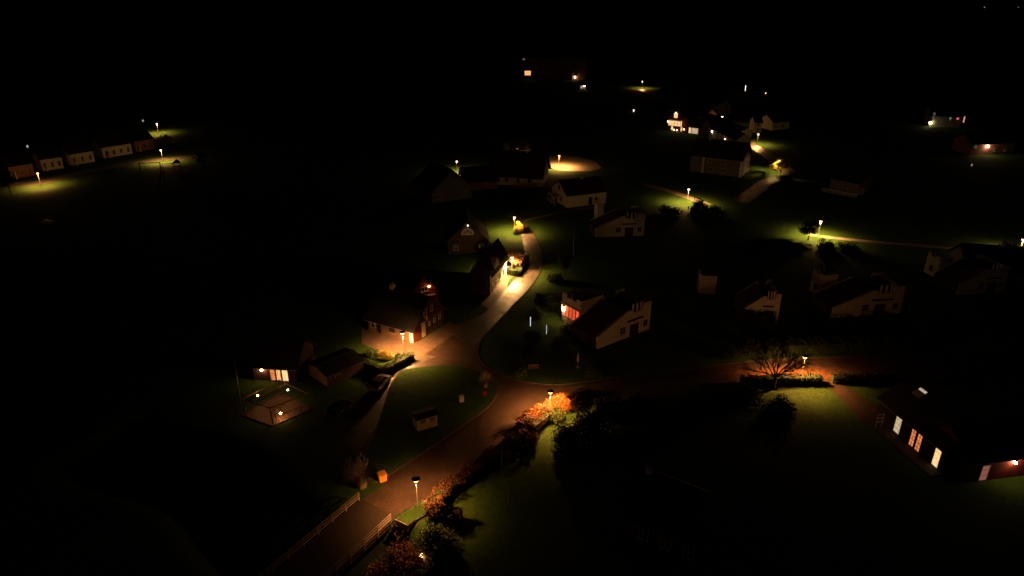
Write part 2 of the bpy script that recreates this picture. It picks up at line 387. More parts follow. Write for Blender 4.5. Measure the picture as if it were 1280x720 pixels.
for i, (px, py, col, st, lab) in enumerate(LAMPS):
    o = proto if i == 0 else copy_tree(proto)
    x, y = g(px, py, HZ-.05); o.location = (x, y, gz(x, y)); o.rotation_euler.z = random.random()*6
    tag(o, lab, 'street lamp', 'round headed street lamps')
    gl = [c for c in o.children if c.name.startswith('globe')][0]
    gl.data = gl.data.copy(); gl.data.materials[0] = lampmat(i, col, 9)
    lo = bpy.data.objects.new('lamp_light', photometric(i, col, st*PW)); C.objects.link(lo); lo.parent = o; lo.location = (0, 0, HZ-.45)

# ------------------------------------------------------------------ building helpers
def window(root, fr, u, z, w, h, nx=2, nz=2, fm=None, pm=None, name='window', t=.07, shelf=True):
    fm = fm or M_frame; pm = pm or M_glass; o, d, n = fr
    m = MB()
    m.obox(o, d, n, u, u+t, z, z+h, .002, .05); m.obox(o, d, n, u+w-t, u+w, z, z+h, .002, .05)
    m.obox(o, d, n, u+t, u+w-t, z, z+t, .002, .05); m.obox(o, d, n, u+t, u+w-t, z+h-t, z+h, .002, .05)
    for i in range(1, nx): m.obox(o, d, n, u+w*i/nx-.025, u+w*i/nx+.025, z+t, z+h-t, .002, .045)
    for j in range(1, nz):
        for i in range(nx):
            a = u+w*i/nx+(.025 if i else t); b = u+w*(i+1)/nx-(.025 if i < nx-1 else t)
            m.obox(o, d, n, a, b, z+h*j/nz-.02, z+h*j/nz+.02, .002, .042)
    f = m.build(name, fm, root)
    p = MB(); p.obox(o, d, n, u+t*.6, u+w-t*.6, z+t*.6, z+h-t*.6, .001, .02); p.build('pane', pm, f)
    if shelf and name == 'window':
        s = MB(); s.obox(o, d, n, u-.06, u+w+.06, z-.08, z-.003, .002, .12); s.build('sill', M_concrete, f)
    if name == 'door':
        s = MB(); s.obox(o, d, n, u+w-t-.12, u+w-t-.04, z+h*.45, z+h*.5, .05, .1); s.build('handle', M_steel, f)
    return f
def faces(L, D):
    return {'f': ((0,0,0),(1,0,0),(0,-1,0)), 'b': ((L,D,0),(-1,0,0),(0,1,0)), 'l': ((0,D,0),(0,-1,0),(-1,0,0)), 'r': ((L,0,0),(0,1,0),(1,0,0))}
def chimney(roof, x, y, z0, z1, m=None, w=.35, pots=1):
    c = MB(); c.box(x-w, x+w, y-w, y+w, z0, z1); c.box(x-w-.06, x+w+.06, y-w-.06, y+w+.06, z1, z1+.12)
    for k in range(pots): c.tube((x+(k-(pots-1)/2)*.35, y, z1+.12), (x+(k-(pots-1)/2)*.35, y, z1+.45), .11, .09)
    c.build('chimney', m or M_white, roof)
def gabled(label, A, B, D, wh, rh, ridge='x', wm=None, rm=None, wins=(), cat='house', name='house', group=None, over=.45, chim=None, gut=True, gable=None):
    L, rz = frame2(A, B); r = thing(name, label, cat, A, rz, group); wm = wm or M_white; rm = rm or M_slate
    m = MB()
    if ridge == 'x': m.prism([(0,-.2),(D,-.2),(D,wh),(D/2,rh),(0,wh)], 'x', 0, L)
    else: m.prism([(0,-.2),(L,-.2),(L,wh),(L/2,rh),(0,wh)], 'y', 0, D)
    m.build('wall', wm, r)
    q = MB(); e = .004
    S = D if ridge == 'x' else L; sl = (rh-wh)/(S/2); dz = over*sl
    R = (lambda a, b, z: (b, a, z)) if ridge == 'x' else (lambda a, b, z: (a, b, z))
    T = L if ridge == 'x' else D
    q.slab(R(-over,-over,wh-dz+e), R(-over,T+over,wh-dz+e), R(S/2,T+over,rh+e), R(S/2,-over,rh+e), .14)
    q.slab(R(S/2+.002,-over,rh+e), R(S/2+.002,T+over,rh+e), R(S+over,T+over,wh-dz+e), R(S+over,-over,wh-dz+e), .14)
    q.tube(R(S/2,-over,rh+.17), R(S/2,T+over,rh+.17), .12, n=8)
    rf = q.build('roof', rm, r)
    if gut:
        for a in (-over-.07, S+over+.07): k = MB(); k.tube(R(a,-over,wh-dz+.03), R(a,T+over,wh-dz+.03), .06, n=6); k.build('gutter', M_steel, r)
    if chim:
        for c in (chim if isinstance(chim, list) else [chim]): chimney(rf, *c)
    fr = faces(L, D)
    if gable:     # timber cladding on the gable triangles
        k = MB(); 
        if ridge == 'y': k.prism([(.05,wh+.02),(L-.05,wh+.02),(L/2,rh-.05)], 'y', -.04, -.003)
        else: k.prism([(.05,wh+.02),(D-.05,wh+.02),(D/2,rh-.05)], 'x', -.04, -.003); k.build('gable_boards', gable, r); k = MB(); k.prism([(.05,wh+.02),(D-.05,wh+.02),(D/2,rh-.05)], 'x', L+.003, L+.04)
        k.build('gable_boards', gable, r)
    for (f, u, z, w, h, nx_, nz_, pm, nm, fm) in wins: window(r, fr[f], u, z, w, h, nx_, nz_, fm, pm, nm)
    return r, L, fr
def wallamp(root, fr, u, z, mt, name='wall_lamp', s=1.0):
    o, d, n = fr; m = MB(); m.obox(o, d, n, u-.06, u+.06, z-.12, z+.2, .002, .03)
    m.obox(o, d, n, u-.13*s, u+.13*s, z+.2*s, z+.24*s, .03, .34*s); b = m.build(name, M_black, root)
    m = MB(); m.obox(o, d, n, u-.09*s, u+.09*s, z-.08*s, z+.19*s, .08, .27*s); m.build('lamp_glass', mt, b, bevel=.02)
    return b
G = None
def W(f, u, z, w, h, nx_=2, nz_=2, pm=None, nm='window', fm=None): return (f, u, z, w, h, nx_, nz_, pm, nm, fm)
def cityrow(fs, L, n, z, w, h, pm=None, skip=()):
    return [W(fs, L*(i+.5)/n-w/2, z, w, h, 2, 2, pm) for i in range(n) if i not in skip]

# type with sloping white gable wall, roof terrace and rear block
def terrace_house(label, O, E, ru=1.2, rv=6.4, rh_=3.4, lit=False, board=False, rw=5.2, group='white holiday houses with a stepped gable', sill=True):
    L, rz = frame2(O, E); k = L/12.0; r = thing('terrace_house', label, 'house', O, rz, group)
    prof = [(0,-.2),(12*k,-.2),(12*k,5.4),(10.4*k,5.4),(10.0*k,4.9),(10.0*k,4.25),(7.3*k,4.25),(7.3*k,4.85),(6.4*k,4.85),(0,2.1)]
    m = MB(); m.prism(prof, 'y', -.3, 0)
    m.prism([(0,-.2),(12*k,-.2),(12*k,4.0),(6.9*k,4.0),(6.4*k,4.6),(0,1.9)], 'y', .004, 6)
    m.prism(prof, 'y', 6.004, 6.3)
    m.box(12*k-.28, 12*k-.002, .006, 6, 4.0, 5.0)
    m.build('wall', M_white, r)
    q = MB(); q.slab((-.35,.01,1.77), (-.35,5.99,1.77), (6.5*k,5.99,4.66), (6.5*k,.01,4.66), .12); rf = q.build('roof', M_tile, r)
    c = MB(); c.box(6.9*k, 12*k-.3, .01, 5.99, 4.004, 4.1); c.build('terrace_floor', M_pave, r)
    cp = MB()
    cp.slab((-.1,-.36,2.12),(6.42*k,-.36,4.87),(6.42*k,.06,4.87),(-.1,.06,2.12),.06); cp.build('coping', M_concrete, r); cp = MB(); cp.box(10.38*k,12*k+.06,-.36,.06,5.404,5.47); cp.build('coping', M_concrete, r)
    for i, u in enumerate((7.75, 8.75, 9.6)):
        p = MB(); p.box(u*k-.11, u*k+.11, -.28, -.06, 4.254, 5.75); p.box(u*k-.15, u*k+.15, -.32, -.02, 5.75, 5.83); p.build('terrace_post', M_white, r)
    fr = ((0,-.3,0),(1,0,0),(0,-1,0))
    window(r, fr, 4.9*k, 1.0, 1.3*k, 1.3, 2, 2, M_frame, M_glass)
    window(r, fr, 7.2*k, .05, 1.0, 2.1, 2, 3, M_red, M_glass, 'door'); window(r, fr, 7.2*k+1.02, .05, 1.0, 2.1, 2, 3, M_red, M_glass, 'door')
    window(r, fr, 10.3*k, 1.0, 1.1*k, 1.2, 2, 2, M_frame, M_glass)
    ca = MB(); ca.obox(*fr, 6.4*k, 10*k, 2.95, 3.15, .002, .35); ca.build('canopy', M_tile, r)
    sb = MB(); sb.box(-.05,-.003,.0,6.28,-.1,1.72); sb.build('side_panel', M_dark, r)  # dark sheet covering the white side wall
    # rear block
    b = MB(); x0, x1, y0, y1 = ru, ru+rw, rv, rv+(4.8 if rw > 4 else 3.4)
    b.box(x0, x1, y0, y1, -.2, rh_)
    b.box(x0, x0+.25, y0, y0+1.1, rh_, rh_+1.0); b.box(x0, x0+.25, y0+1.1, y1-1.0, rh_, rh_+.45); b.box(x0, x0+.25, y1-1.0, y1, rh_, rh_+1.0)
    b.box(x0+.25, x1, y0, y0+.25, rh_, rh_+.9)
    b.build('rear_wing', M_white, r)
    pz = MB(); pz.tube((x0+.12, (y0+y1)/2, rh_+.45), (x0+.12, (y0+y1)/2, rh_+1.5), .06); pz.build('rail_post', M_frame, r)
    fl = ((x0, y1, 0), (0,-1,0), (-1,0,0))
    if lit:
        for j, (u, w, pm) in enumerate(((1.0,.85,W_red),(1.95,.75,W_red),(2.8,.75,W_red),(3.65,.85,W_red))):
            window(r, fl, u, 1.2, w, 2.2, 1 if j in (0,3) else 2, 1 if j in (0,3) else 3, M_redp, pm, 'shutter' if j in (0,3) else 'window', t=.08)
        wallamp(r, fl, .45, 2.5, emat('lantern_glow', (1,.50,.2), 260), s=1.2)
        e = MB(); e.box(x0-.3, x0-.002, y0-.1, y1+.1, 3.62, 3.74); e.build('eaves_board', M_white, r)
    else:
        window(r, fl, 1.1, .9, 1.1, 1.2, 2, 2, M_frame, M_glass)
        if board:
            e = MB()
            for q_ in range(3): e.box(x0-.06, x0-.002, y0+.1, y1-.1, 2.2+.45*q_, 2.38+.45*q_)
            for q_ in range(3): e.box(x0+.1, x1-.1, y0-.06, y0-.002, 2.2+.45*q_, 2.38+.45*q_)
            e.build('cladding_boards', M_redp, r)
    return r

terrace_house('white stepped gable house with glowing red windows and a lantern, beside the junction', (13.6,97.4), (23.3,104.5), 2.1, 6.35, 4.4, lit=True)
terrace_house('small white stepped gable house behind dark bushes, left of the broad one', g(926,400), g(971,402), -5.6, 11.0, 2.8, rw=3.0)
terrace_house('broad white stepped gable house with salmon striped rear wing, right above the hedge road', g(1038,397), g(1123,391), 2.9, 8.4, 3.6, board=True, rw=3.0)
terrace_house('distant white stepped gable house with a tall white rear post behind the thin flagpole lawn', g(744,296), g(804,294), 2.4, 9.5, 4.2, rw=1.6)
terrace_house('faint white stepped gable house under the dark hipped roof at the right edge', g(1195,368), g(1252,364), 2, 8, 3.4, rw=3.0)

# white cottage with porch
A_ = g(709,260); B_ = g(757,254)
r, L, fr = gabled('plain white cottage with a porch, just below the big thatched house', A_, B_, 9.5, 3.5, 6.2, 'x', M_white, M_slate,
   [W('l',2.0,.1,1.0,2.1,1,2,nm='door',fm=M_dark), W('l',5.2,1.0,1.3,1.2), W('l',4.0,3.9,1.1,1.1,fm=M_dark), W('f',6.4,.1,1.0,2.1,1,2,nm='door',fm=M_dark), W('f',8.3,1.0,1.0,1.1)], chim=(6.5,4.7,5.6,6.9), name='cottage', cat='cottage')
p = MB()
for y in (3.4, 5.4, 7.4): p.tube((-2.2, y, 0), (-2.2, y, 2.3), .07)
p.box(-2.3, -.01, 3.2, 7.6, 2.3, 2.42); p.box(-2.28,-2.2,3.4,7.4,.85,.93); p.box(-2.28,-2.2,3.4,7.4,.4,.46); p.build('porch', M_frame, r)

# dark timbered house C
A_ = g(461,413); B_ = g(517,429)
r, L, fr = gabled('dark roofed timber house with lit white corner pillars beside the hedge lamp', A_, B_, 8.8, 2.7, 6.6, 'x', M_tan, M_slate,
   [W('f',.6,.8,.9,1.5,1,2), W('f',1.9,.1,.9,2.1,1,2,nm='door',fm=M_dark), W('f',4.5,.9,1.2,1.2,fm=M_dark),
    W('r',4.2,1.3,.55,.8,1,1), W('r',5.7,1.3,.55,.8,1,1), W('r',7.2,1.3,.55,.8,1,1), W('r',3.1,3.4,.8,1.3,1,2), W('r',5.0,3.7,.7,1.2,1,2)],
    chim=(2.2,4.4,5.4,7.3), name='timber_house', gable=M_dark, over=.6)
k = MB(); k.box(L-.7, L+.02, -.10, -.003, 0, 2.5); k.build('pillar', M_white, r)
k = MB(); k.box(L+.003, L+.06, -.1, 2.3, .0, 2.6); k.build('timber_panel', M_red, r)
k = MB(); k.box(L+.003, L+.10, 2.31, 3.3, 0, 2.6); k.build('pillar', M_white, r)
k = MB()
for y in (4.0, 5.3, 6.8, 8.2): k.box(L+.003, L+.035, y-.06, y+.06, .1, 2.66)
for z in (.9, 2.2): k.box(L+.003, L+.033, 3.32, 8.75, z-.06, z+.06)
k.build('timber_frame', M_dark, r)
k = MB(); cy, cz = 3.75, 2.95
k.poly([(L+.15,cy,cz-.42),(L+.15,cy+.36,cz),(L+.15,cy,cz+.42),(L+.15,cy-.36,cz),(L+.11,cy,cz-.42),(L+.11,cy+.36,cz),(L+.11,cy,cz+.42),(L+.11,cy-.36,cz)],
       [(0,1,2,3),(7,6,5,4),(0,4,5,1),(1,5,6,2),(2,6,7,3),(3,7,4,0)])
sg = k.build('sign', M_frame, r)
k = MB(); k.poly([(L+.153,cy,cz-.20),(L+.153,cy+.17,cz),(L+.153,cy,cz+.20),(L+.153,cy-.17,cz)], [(0,1,2,3)]); k.build('sign_center', M_black, sg)

# house behind with red gable lamp (540,350)
A_ = g(505,388); B_ = g(552,398)
r, L, fr = gabled('dark house with red boarded gable glowing under one eaves lamp, behind the timbered house', g(512,392), g(549,384), 9, 3.4, 6.8, 'y', M_red, M_slate,
   [W('f',2.6,1.0,1.2,1.2), W('f',2.4,3.7,1.3,.9,2,1)], name='timber_house', over=.6)
wallamp(r, fr['f'], 3.9, 4.6, emat('gable_lamp', (1,.42,.14), 45), s=1.2)
k = MB(); k.box(1.6,4.8,-1.0,-.01,3.0,3.1); k.tube((1.65,-.98,3.95),(4.75,-.98,3.95),.035)
for q_ in range(9): k.tube((1.65+q_*.385,-.98,3.1),(1.65+q_*.385,-.98,3.95),.02,n=5)
k.build('balcony', M_wood, r)

# house D beside lamp 4
A_ = g(585,362); B_ = g(612,369)
r, L, fr = gabled('tall dark roofed house whose pale end wall faces the hedged lamp garden', g(590,366), g(613,369), 10, 4.5, 7.6, 'y', M_white, M_slate,
   [W('r',1.0,.2,.9,2.1,1,2,nm='door',fm=M_dark), W('r',3.0,1.0,1.0,1.3), W('r',5.2,1.0,1.0,1.3), W('r',7.6,1.0,1.0,1.3)], name='village_house', chim=(1.6,6,6.0,8.0))
k = MB(); k.prism([(.02,0),(L-.02,0),(L-.02,4.4),(L/2,7.4),(.02,4.4)], 'y', -.05, -.003); k.build('front_dark_sheet', M_dark, r)  # dark sheet blackens the front in place of missing light
k = MB(); k.prism([(2.2,4.6),(4.6,4.6),(4.6,5.6),(3.4,6.5),(2.2,5.6)], 'x', L-1.4, L+.25); k.build('dormer', M_white, r)
# arch window house L
r, L, fr = gabled('dark house with a white arched gable window left of the bend', g(560,318), g(610,316), 9, 3.0, 7.4, 'y', M_dark, M_slate,
   [W('f',1.2,.9,1.1,1.2), W('f',6.8,.9,1.1,1.2)], name='village_house')
k = MB(); cx, cz, R1, R0 = L/2, 4.5, 1.35, 1.12; nn = 18
vv = []
for s_ in (-.003, -.07):
    for rr in (R1, R0): vv += [(cx+rr*math.cos(math.pi*i/nn), s_, cz+rr*math.sin(math.pi*i/nn)) for i in range(nn+1)]
q = nn+1
k.poly(vv, [(2*q+i, 2*q+i+1, 3*q+i+1, 3*q+i) for i in range(nn)]+[(i, i+1, 2*q+i+1, 2*q+i) for i in range(nn)]+[(q+i+1, q+i, 3*q+i, 3*q+i+1) for i in range(nn)])
k.box(cx-R1, cx+R1, -.07, -.003, cz-.12, cz-.003)
for a in (60, 120): 
    c_, s_ = math.cos(math.radians(a)), math.sin(math.radians(a)); k.tube((cx, -.03, cz), (cx+R0*c_, -.03, cz+R0*s_), .03, n=5)
aw = k.build('arched_window', M_frame, r)
k = MB(); k.poly([(cx+R0*math.cos(math.pi*i/nn), -.01, cz+R0*math.sin(math.pi*i/nn)) for i in range(nn+1)], [tuple(range(nn+1))]); k.build('pane', emat('arch_dim', (.10,.04,.02), .25), aw)
al = wallamp(r, fr['f'], L/2+.1, 6.5, emat('arch_lamp', (1,.8,.6), 9))
al.name = 'gable_lamp'

# big dark roofs
gabled('big dark thatched house in front of the sandy yard lamp', g(612,230), g(676,234), 12, 3.2, 8.8, 'x', M_white, M_thatch,
   cityrow('f', 14, 4, 1.0, 1.1, 1.2)+[W('r',4,1.0,1.1,1.2)], name='thatched_house', over=.8, chim=(10,6,8.6,10.4))
gabled('dark roofed barn hiding the lower part of the lamp post left of the village street', g(540,255), g(590,247), 12, 3.4, 8.6, 'y', M_grey, M_slate,
   [W('f',2,1.0,1.1,1.2), W('f',7,1.0,1.1,1.2)], name='barn', cat='barn', over=.7)
gabled('low rounded dark cottage between the barn and the thatched house', g(580,238), g(622,236), 9, 2.6, 5.6, 'x', M_pink, M_thatch,
   [W('f',2,.9,1.0,1.1), W('f',6,.9,1.0,1.1)], name='cottage', cat='cottage', over=.6)
gabled('dark roofed house at the right edge, its chimney against the lit lawn', g(1205,352), g(1300,360), 10, 3.0, 6.2, 'x', M_grey, M_slate,
   [W('f',3,.9,1.0,1.1)], name='village_house', chim=(7.0,5.0,5.6,7.3), over=.6)
# house H on the hill
r, L, fr = gabled('tall grey gabled house with pale corner pillars below the long terrace row', g(862,214), g(925,222), 11, 5.4, 9.6, 'x', M_grey, M_slate,
   [W('f',5.5,3.4,1.2,1.3), W('f',9.5,3.4,1.2,1.3), W('f',6.0,.8,1.2,1.3), W('f',10,.8,1.2,1.3), W('r',4.5,3.4,1.2,1.3), W('r',4.5,.8,1.2,1.3)], name='village_house', chim=(4,5.5,8.7,10.6))
k = MB(); k.box(3.8,4.35,-.12,-.003,0,5.3); k.build('pillar', M_white, r)
k = MB(); k.box(L-.45,L+.02,-.12,-.003,0,5.3); k.build('pillar', M_white, r)

# restaurant with lit windows on the hill
r, L, fr = gabled('two storey house on the hill with brightly lit windows and a glazed bay', g(834,163), g(858,166), 12, 5.6, 8.6, 'y', M_red, M_slate,
   [W('f',2.4,5.4,1.7,2.0,2,2,W_yel), W('f',1.6,.4,.9,2.0,1,2,W_yel), W('f',5.8,.3,.8,1.9,1,2,W_warm)], name='guest_house', over=.5)
k = MB(); k.box(.9,6.3,-1.6,-.01,2.3,2.5); k.box(.9,6.3,-1.6,-.01,4.5,4.7)
for u in (.9, 2.25, 3.6, 4.95, 6.2): k.box(u,u+.12,-1.6,-1.48,2.5,4.5)
k.box(1.02,6.2,-1.58,-1.5,3.4,3.5); bay = k.build('glazed_bay', M_frame, r)
k = MB(); k.box(1.0,6.22,-1.45,-.2,2.52,4.48); k.build('pane', W_yel, bay)
for u, z in ((.1,3.6),(7.4,1.2),(4.4,.6),(3.0,.6)): wallamp(r, fr['f'], u, z, emat('porch_glow', (1,.72,.4), 22), s=1.3)
k = MB(); k.box(-.3,5.6,-.75,-.05,7.95,8.1); k.build('lit_gable_board', M_frame, r)
wallamp(r, fr['f'], 3.2, 7.5, emat('gable_lamp2', (1,.6,.3), 60), s=1.0)
r, L, fr = gabled('low glazed dining room with a row of lit panes joined beside the brightly lit hill house', g(859,167), g(874,169), 9, 3.2, 5.2, 'x', M_red, M_slate,
   [W('f',.5,.3,1.0,2.3,1,3,W_yel), W('f',1.7,.3,2.9,2.3,4,2,W_pale)], name='dining_room', cat='building')
# terrace rows running down the hill road
for (a, b, d, wh, wmt, lab, n) in (((846,142),(882,153),5,3.6,M_pink,'upper salmon walled row house along the hill road',4),
        ((886,171),(919,188),5.5,3.8,M_white,'lower pale walled row house along the hill road ending by the second lamp',5),  # walls whitened to make up for light that misses them
        ((872,136),(895,143),8,4.0,M_grey,'grey row house behind the upper salmon row on the hill road',3),
        ((862,146),(878,152),5,2.6,M_pink,'short salmon row house between the upper and lower rows on the hill',2),
        ((872,150),(925,172),5,2.4,M_grey,'low grey row house with a long roof just below the second hill lamp',6),
        ((820,124),(846,129),8,3.6,M_grey,'grey house at the top of the hill road above the brightly lit one',6),
        ((942,166),(951,166),6,4.2,M_white,'narrow white gabled house right behind the second lamp above the golden tree',1)):
    LL = frame2(g(*a), g(*b))[0]
    rr, L, fr = gabled(lab, g(*a), g(*b), d, wh, wh+(1.2 if wh < 3 else 2.0), 'x', wmt, M_slate, cityrow('f', LL, n, 2.7, 1.0, 1.1)+cityrow('f', LL, n, .6, 1.0, 1.3), name='row_house', group='row houses along the hill road', over=.4)
    if n == 4: wallamp(rr, fr['f'], LL*.62, 1.9, emat('row_lamp', (1,.75,.55), 25), s=1.4)
    if n == 5: wallamp(rr, fr['f'], LL*.12, 2.6, emat('row_lamp2', (1,.7,.5), 45), s=1.2); wallamp(rr, fr['f'], LL*.62, 2.2, emat('row_fill_lamp', (1,.5,.35), 30), s=1.0)  # second lamp added only to brighten the dark front wall
    if n == 6 and wh < 3: wallamp(rr, fr['f'], LL*.7, 1.9, emat('row_lamp4', (1,.75,.5), 30), s=1.4)
# faint house with balustrade
r, L, fr = gabled('faint house with a pale balustrade on the dark slope above the right hand lawn', g(1036,238), g(1072,245), 9, 3.6, 6.4, 'x', M_grey, M_slate,
   [W('f',1.5,.8,1.0,1.4), W('f',5,.8,1.0,1.4), W('f',8.5,.8,1.0,1.4)], name='village_house')
k = MB(); k.box(-1.0, L+.6, -2.6, -2.5, .9, 1.02); k.box(L+.5, L+.6, -2.5, 3.5, .9, 1.02)
for i in range(24): k.box(-1.0+i*(L+1.5)/23, -.9+i*(L+1.5)/23, -2.58, -2.5, 0, .9)
k.build('balustrade', M_frame, r)
gabled('small faint white house right of the hill road lamps', g(965,163), g(986,161), 8, 3.4, 6.0, 'x', M_white, M_slate, [W('f',1.5,.9,1.0,1.2), W('f',5,.9,1.0,1.2)], name='village_house')
gabled('dim grey house behind the thatched roof with one tiny light', g(640,200), g(662,198), 8, 3.4, 6.0, 'x', M_grey, M_slate, [W('f',1.5,3.0,.9,.9,pm=W_dim), W('f',5,.9,1.0,1.2)], name='village_house')

# far left row
row = [((14,224),(44,219),M_pink,'salmon house at the left end of the far row beside its lamp'),
       ((54,214),(80,210),M_white,'white fronted house between the salmon end house and the tall windowed one'),
       ((90,207),(119,202),M_white,'pale house with tall windows in the middle of the far row'),
       ((130,198),(166,192),M_white,'wide white house of the far row with arched dark doorways'),
       ((170,190),(193,186),M_pink,'pinkish end house of the far row next to the bright lamps')]
for i, (a, b, wm_, lab) in enumerate(row):
    LL = frame2(g(*a), g(*b))[0]
    rr, L, fr = gabled(lab, g(*a), g(*b), 8, 3.9, 6.4, 'x', wm_, M_slate, cityrow('f', LL, 3 if i != 3 else 4, .9, .9, 1.6)+([W('l',2.8,1.0,1.1,1.2)] if i in (0,4) else []), name='row_house', group='far row of houses left')
    k = MB(); k.box(LL*.15, LL*.15+.3, -1.4, -.003, 0, 2.3); k.build('garden_wall', M_white, rr)

# hotel far away
r, L, fr = gabled('large dark hotel block far behind with one lit orange window', g(652,98), g(732,100), 20, 13, 17, 'x', M_pink, M_slate,
   [W('f',2.0,2.0,4.2,3.0,3,1,W_warm), W('f',.6,14.0-2.6,1.6,1.6,1,1,W_dim)]+cityrow('f', 38, 6, 8.5, 1.8, 2.0, None, (0,)), name='hotel', cat='hotel')
k = MB(); k.box(28,34,-1.2,-.02,0,14.5); k.build('stair_tower', M_pink, r)
wallamp(r, fr['f'], 35.6, 1.5, emat('hotel_lamp', (1,.7,.4), 14), s=4)
r, L, fr = gabled('small lamp lit kiosk in the dark in front of the hotel', g(724,112), g(732,112), 4, 2.6, 3.8, 'x', M_white, M_slate, [W('f',.8,.6,1.0,1.6,pm=W_pale)], name='kiosk', cat='kiosk')
wallamp(r, fr['f'], 3.0, 2.1, emat('kiosk_lamp', (1,.7,.4), 20), s=2)
# right far house with coloured lights
r, L, fr = gabled('far right white walled house with small white and pink lit windows', g(1160,158), g(1199,160), 10, 4.6, 7.4, 'x', M_white, M_slate,
   [W('f',.8,3.3,.9,2.6,1,2,W_dim), W('f',7.2,4.4-1.1,.8,1.0,1,1,emat('win_grn',(.35,.55,.45),.35)), W('f',9.8,3.3,1.0,1.0,1,1,emat('win_pink',(1,.12,.15),.8)), W('f',12.4,2.3,.6,2.6,1,2,emat('win_rose',(1,.4,.42),.8))], name='village_house')
wallamp(r, fr['f'], .4, 1.6, emat('far_lamp', (1,.75,.45), 60), s=2.0)
# lone bright house light at (1232,183)
r, L, fr = gabled('dark salmon house with one dazzling wall light on the far right slope', g(1212,194), g(1266,192), 9, 4.0, 6.6, 'x', M_pink, M_slate,
   [W('f',1.0,2.4,.9,1.0,1,1,W_dim), W('f',9,1.0,1.0,1.2), W('f',13,1.0,1.0,1.2)], name='village_house')
wallamp(r, fr['f'], 6.0, 2.9, emat('dazzle', (1,.62,.36), 120), s=2.2)
for (px, py, lab, col, s_) in ((792,140,'tiny white garden light left of the lit hill house',(1,.85,.7),6), (931,117,'tall thin white light beyond the hill road',(1,.85,.7),2), (957,118,'small orange light right of the tall thin white light',(1,.6,.3),4), (1214,209,'dim bollard light under the dazzling house light',(.6,.5,.4),.6)):
    x, y = g(px, py); r = thing('garden_light', lab, 'light', (x, y, 0), 0, 'small far lights')
    hh = 4.6 if px == 931 else 1.1
    k = MB(); k.tube((0,0,0), (0,0,hh*.3), .08); k.build('stem', M_black, r)
    k = MB(); k.lathe([(.05,hh*.3),(.17,hh*.36),(.17,hh*.95),(.05,hh)], 10); k.build('lamp_glass', emat('gl_%d' % px, col, s_), r)
for (px, lab) in ((1230,'faint distant mast light at the top of the picture, the left one of two'), (1272,'faint distant mast light in the top right corner')):
    x, y = g(px, 12); r = thing('mast_light', lab, 'mast light', (x, y, 0), 0, 'distant mast lights')
    k = MB(); k.tube((0,0,0), (0,0,5.5), .2); k.build('mast', M_steel, r)
    k = MB(); k.lathe([(.3,5.5),(1.5,6.0),(1.5,7.8),(.3,8.2)], 10); k.build('beacon', emat('beacon_%d' % px, (.7,.75,.85), .35 if px == 1230 else .16), r)

# ---------------- house F bottom right
O = Vector((49.3, 77.8)); E = Vector((51.5, 66.3))
Lw = (E-O).length
r, L, fr = gabled('long dark house with glowing garden windows and one lit skylight, lower right', O, E, 10, 3.1, 6.4, 'x', M_dark, M_slate,
   [W('f',3.3,.25,1.1,2.65,1,4,W_pale,'window',M_frame), W('f',6.15,.15,.8,2.5,2,5,W_org,'window',M_redp), W('f',7.2,.15,.8,2.5,2,5,W_org,'window',M_redp), W('f',10.1,.1,1.0,2.9,1,3,W_yel,'window',M_frame)], name='garden_house', over=.35)
# skylight lying on the slope that faces the garden
sl = (6.4-3.1)/5.0; y0 = 2.6; z0 = 3.1+y0*sl+.16; y1 = 3.6; z1 = 3.1+y1*sl+.16
k = MB(); k.slab((2.1,y0-.1,z0-.06),(3.5,y0-.1,z0-.06),(3.5,y1+.1,z1+.06),(2.1,y1+.1,z1+.06),.06); sk = k.build('skylight', M_frame, r)
k = MB(); k.slab((2.2,y0,z0+.01),(3.4,y0,z0+.01),(3.4,y1,z1+.01),(2.2,y1,z1+.01),.05); k.build('pane', W_sky, sk)
k = MB()
for i in range(3): k.obox((2.2-i*.0,-.9+0*i,0),(0,-1,0),(1,0,0),0,.9,1.0+i*.55,1.06+i*.55,-.03,.03)
k.tube((2.2,-.9,0),(2.2,-.9,2.2),.03); k.tube((2.2,-1.8,0),(2.2,-1.8,2.2),.03)
tr = k.build('white_trellis', M_frame, r)
k = MB(); k.box(-.5,L+.5,-1.9,-.02,.01,.12); k.build('patio', M_dark, r)
# neighbour with bright wall lamp
r, L, fr = gabled('dark house at the lower right edge with a pink doorway and a bright wall lamp', g(1205,604), g(1300,592), 8, 2.9, 5.6, 'x', M_red, M_slate,
   [W('f',1.8,.1,1.1,2.2,1,3,emat('doorglow',(.9,.32,.22),.25),'door',M_frame), W('f',8.5,.9,1.2,1.2)], name='garden_house', over=.2)
wallamp(r, fr['f'], 5.9, 2.35, emat('bright_wall', (1,.55,.28), 110), s=1.4)

# ---------------- house E + pergola lower left
A_ = g(312,470); B_ = g(372,478)
r, L, fr = gabled('dark house behind the glass pergola with warm glowing doors', g(318,475), g(372,478), 7, 2.7, 5.4, 'x', M_dark, M_slate,
   [W('f',2.6,.1,.8,2.1,1,1,W_org,'door',M_dark), W('f',3.5,.1,.8,2.1,1,1,W_warm,'door',M_dark), W('f',4.4,.1,1.0,2.1,1,1,W_yel,'window',M_dark)], name='garden_house', over=.5)
wallamp(r, fr['f'], 1.5, 1.9, emat('eaves_glow', (1,.45,.17), 110), s=1.3)
Pc = [g(303,499,2.6), g(349,475,2.6), g(384,492,2.6), g(338,510,2.6)]
r = thing('pergola', 'square glass roofed pergola over a lamp lit timber deck', 'pergola', Pc[0])
o0 = Vector(Pc[0]); Q = [Vector(p)-o0 for p in Pc]
k = MB()
for i in range(4):
    a = Q[i]; b = Q[(i+1) % 4]; k.tube((a.x,a.y,2.6),(b.x,b.y,2.6),.07,n=4)
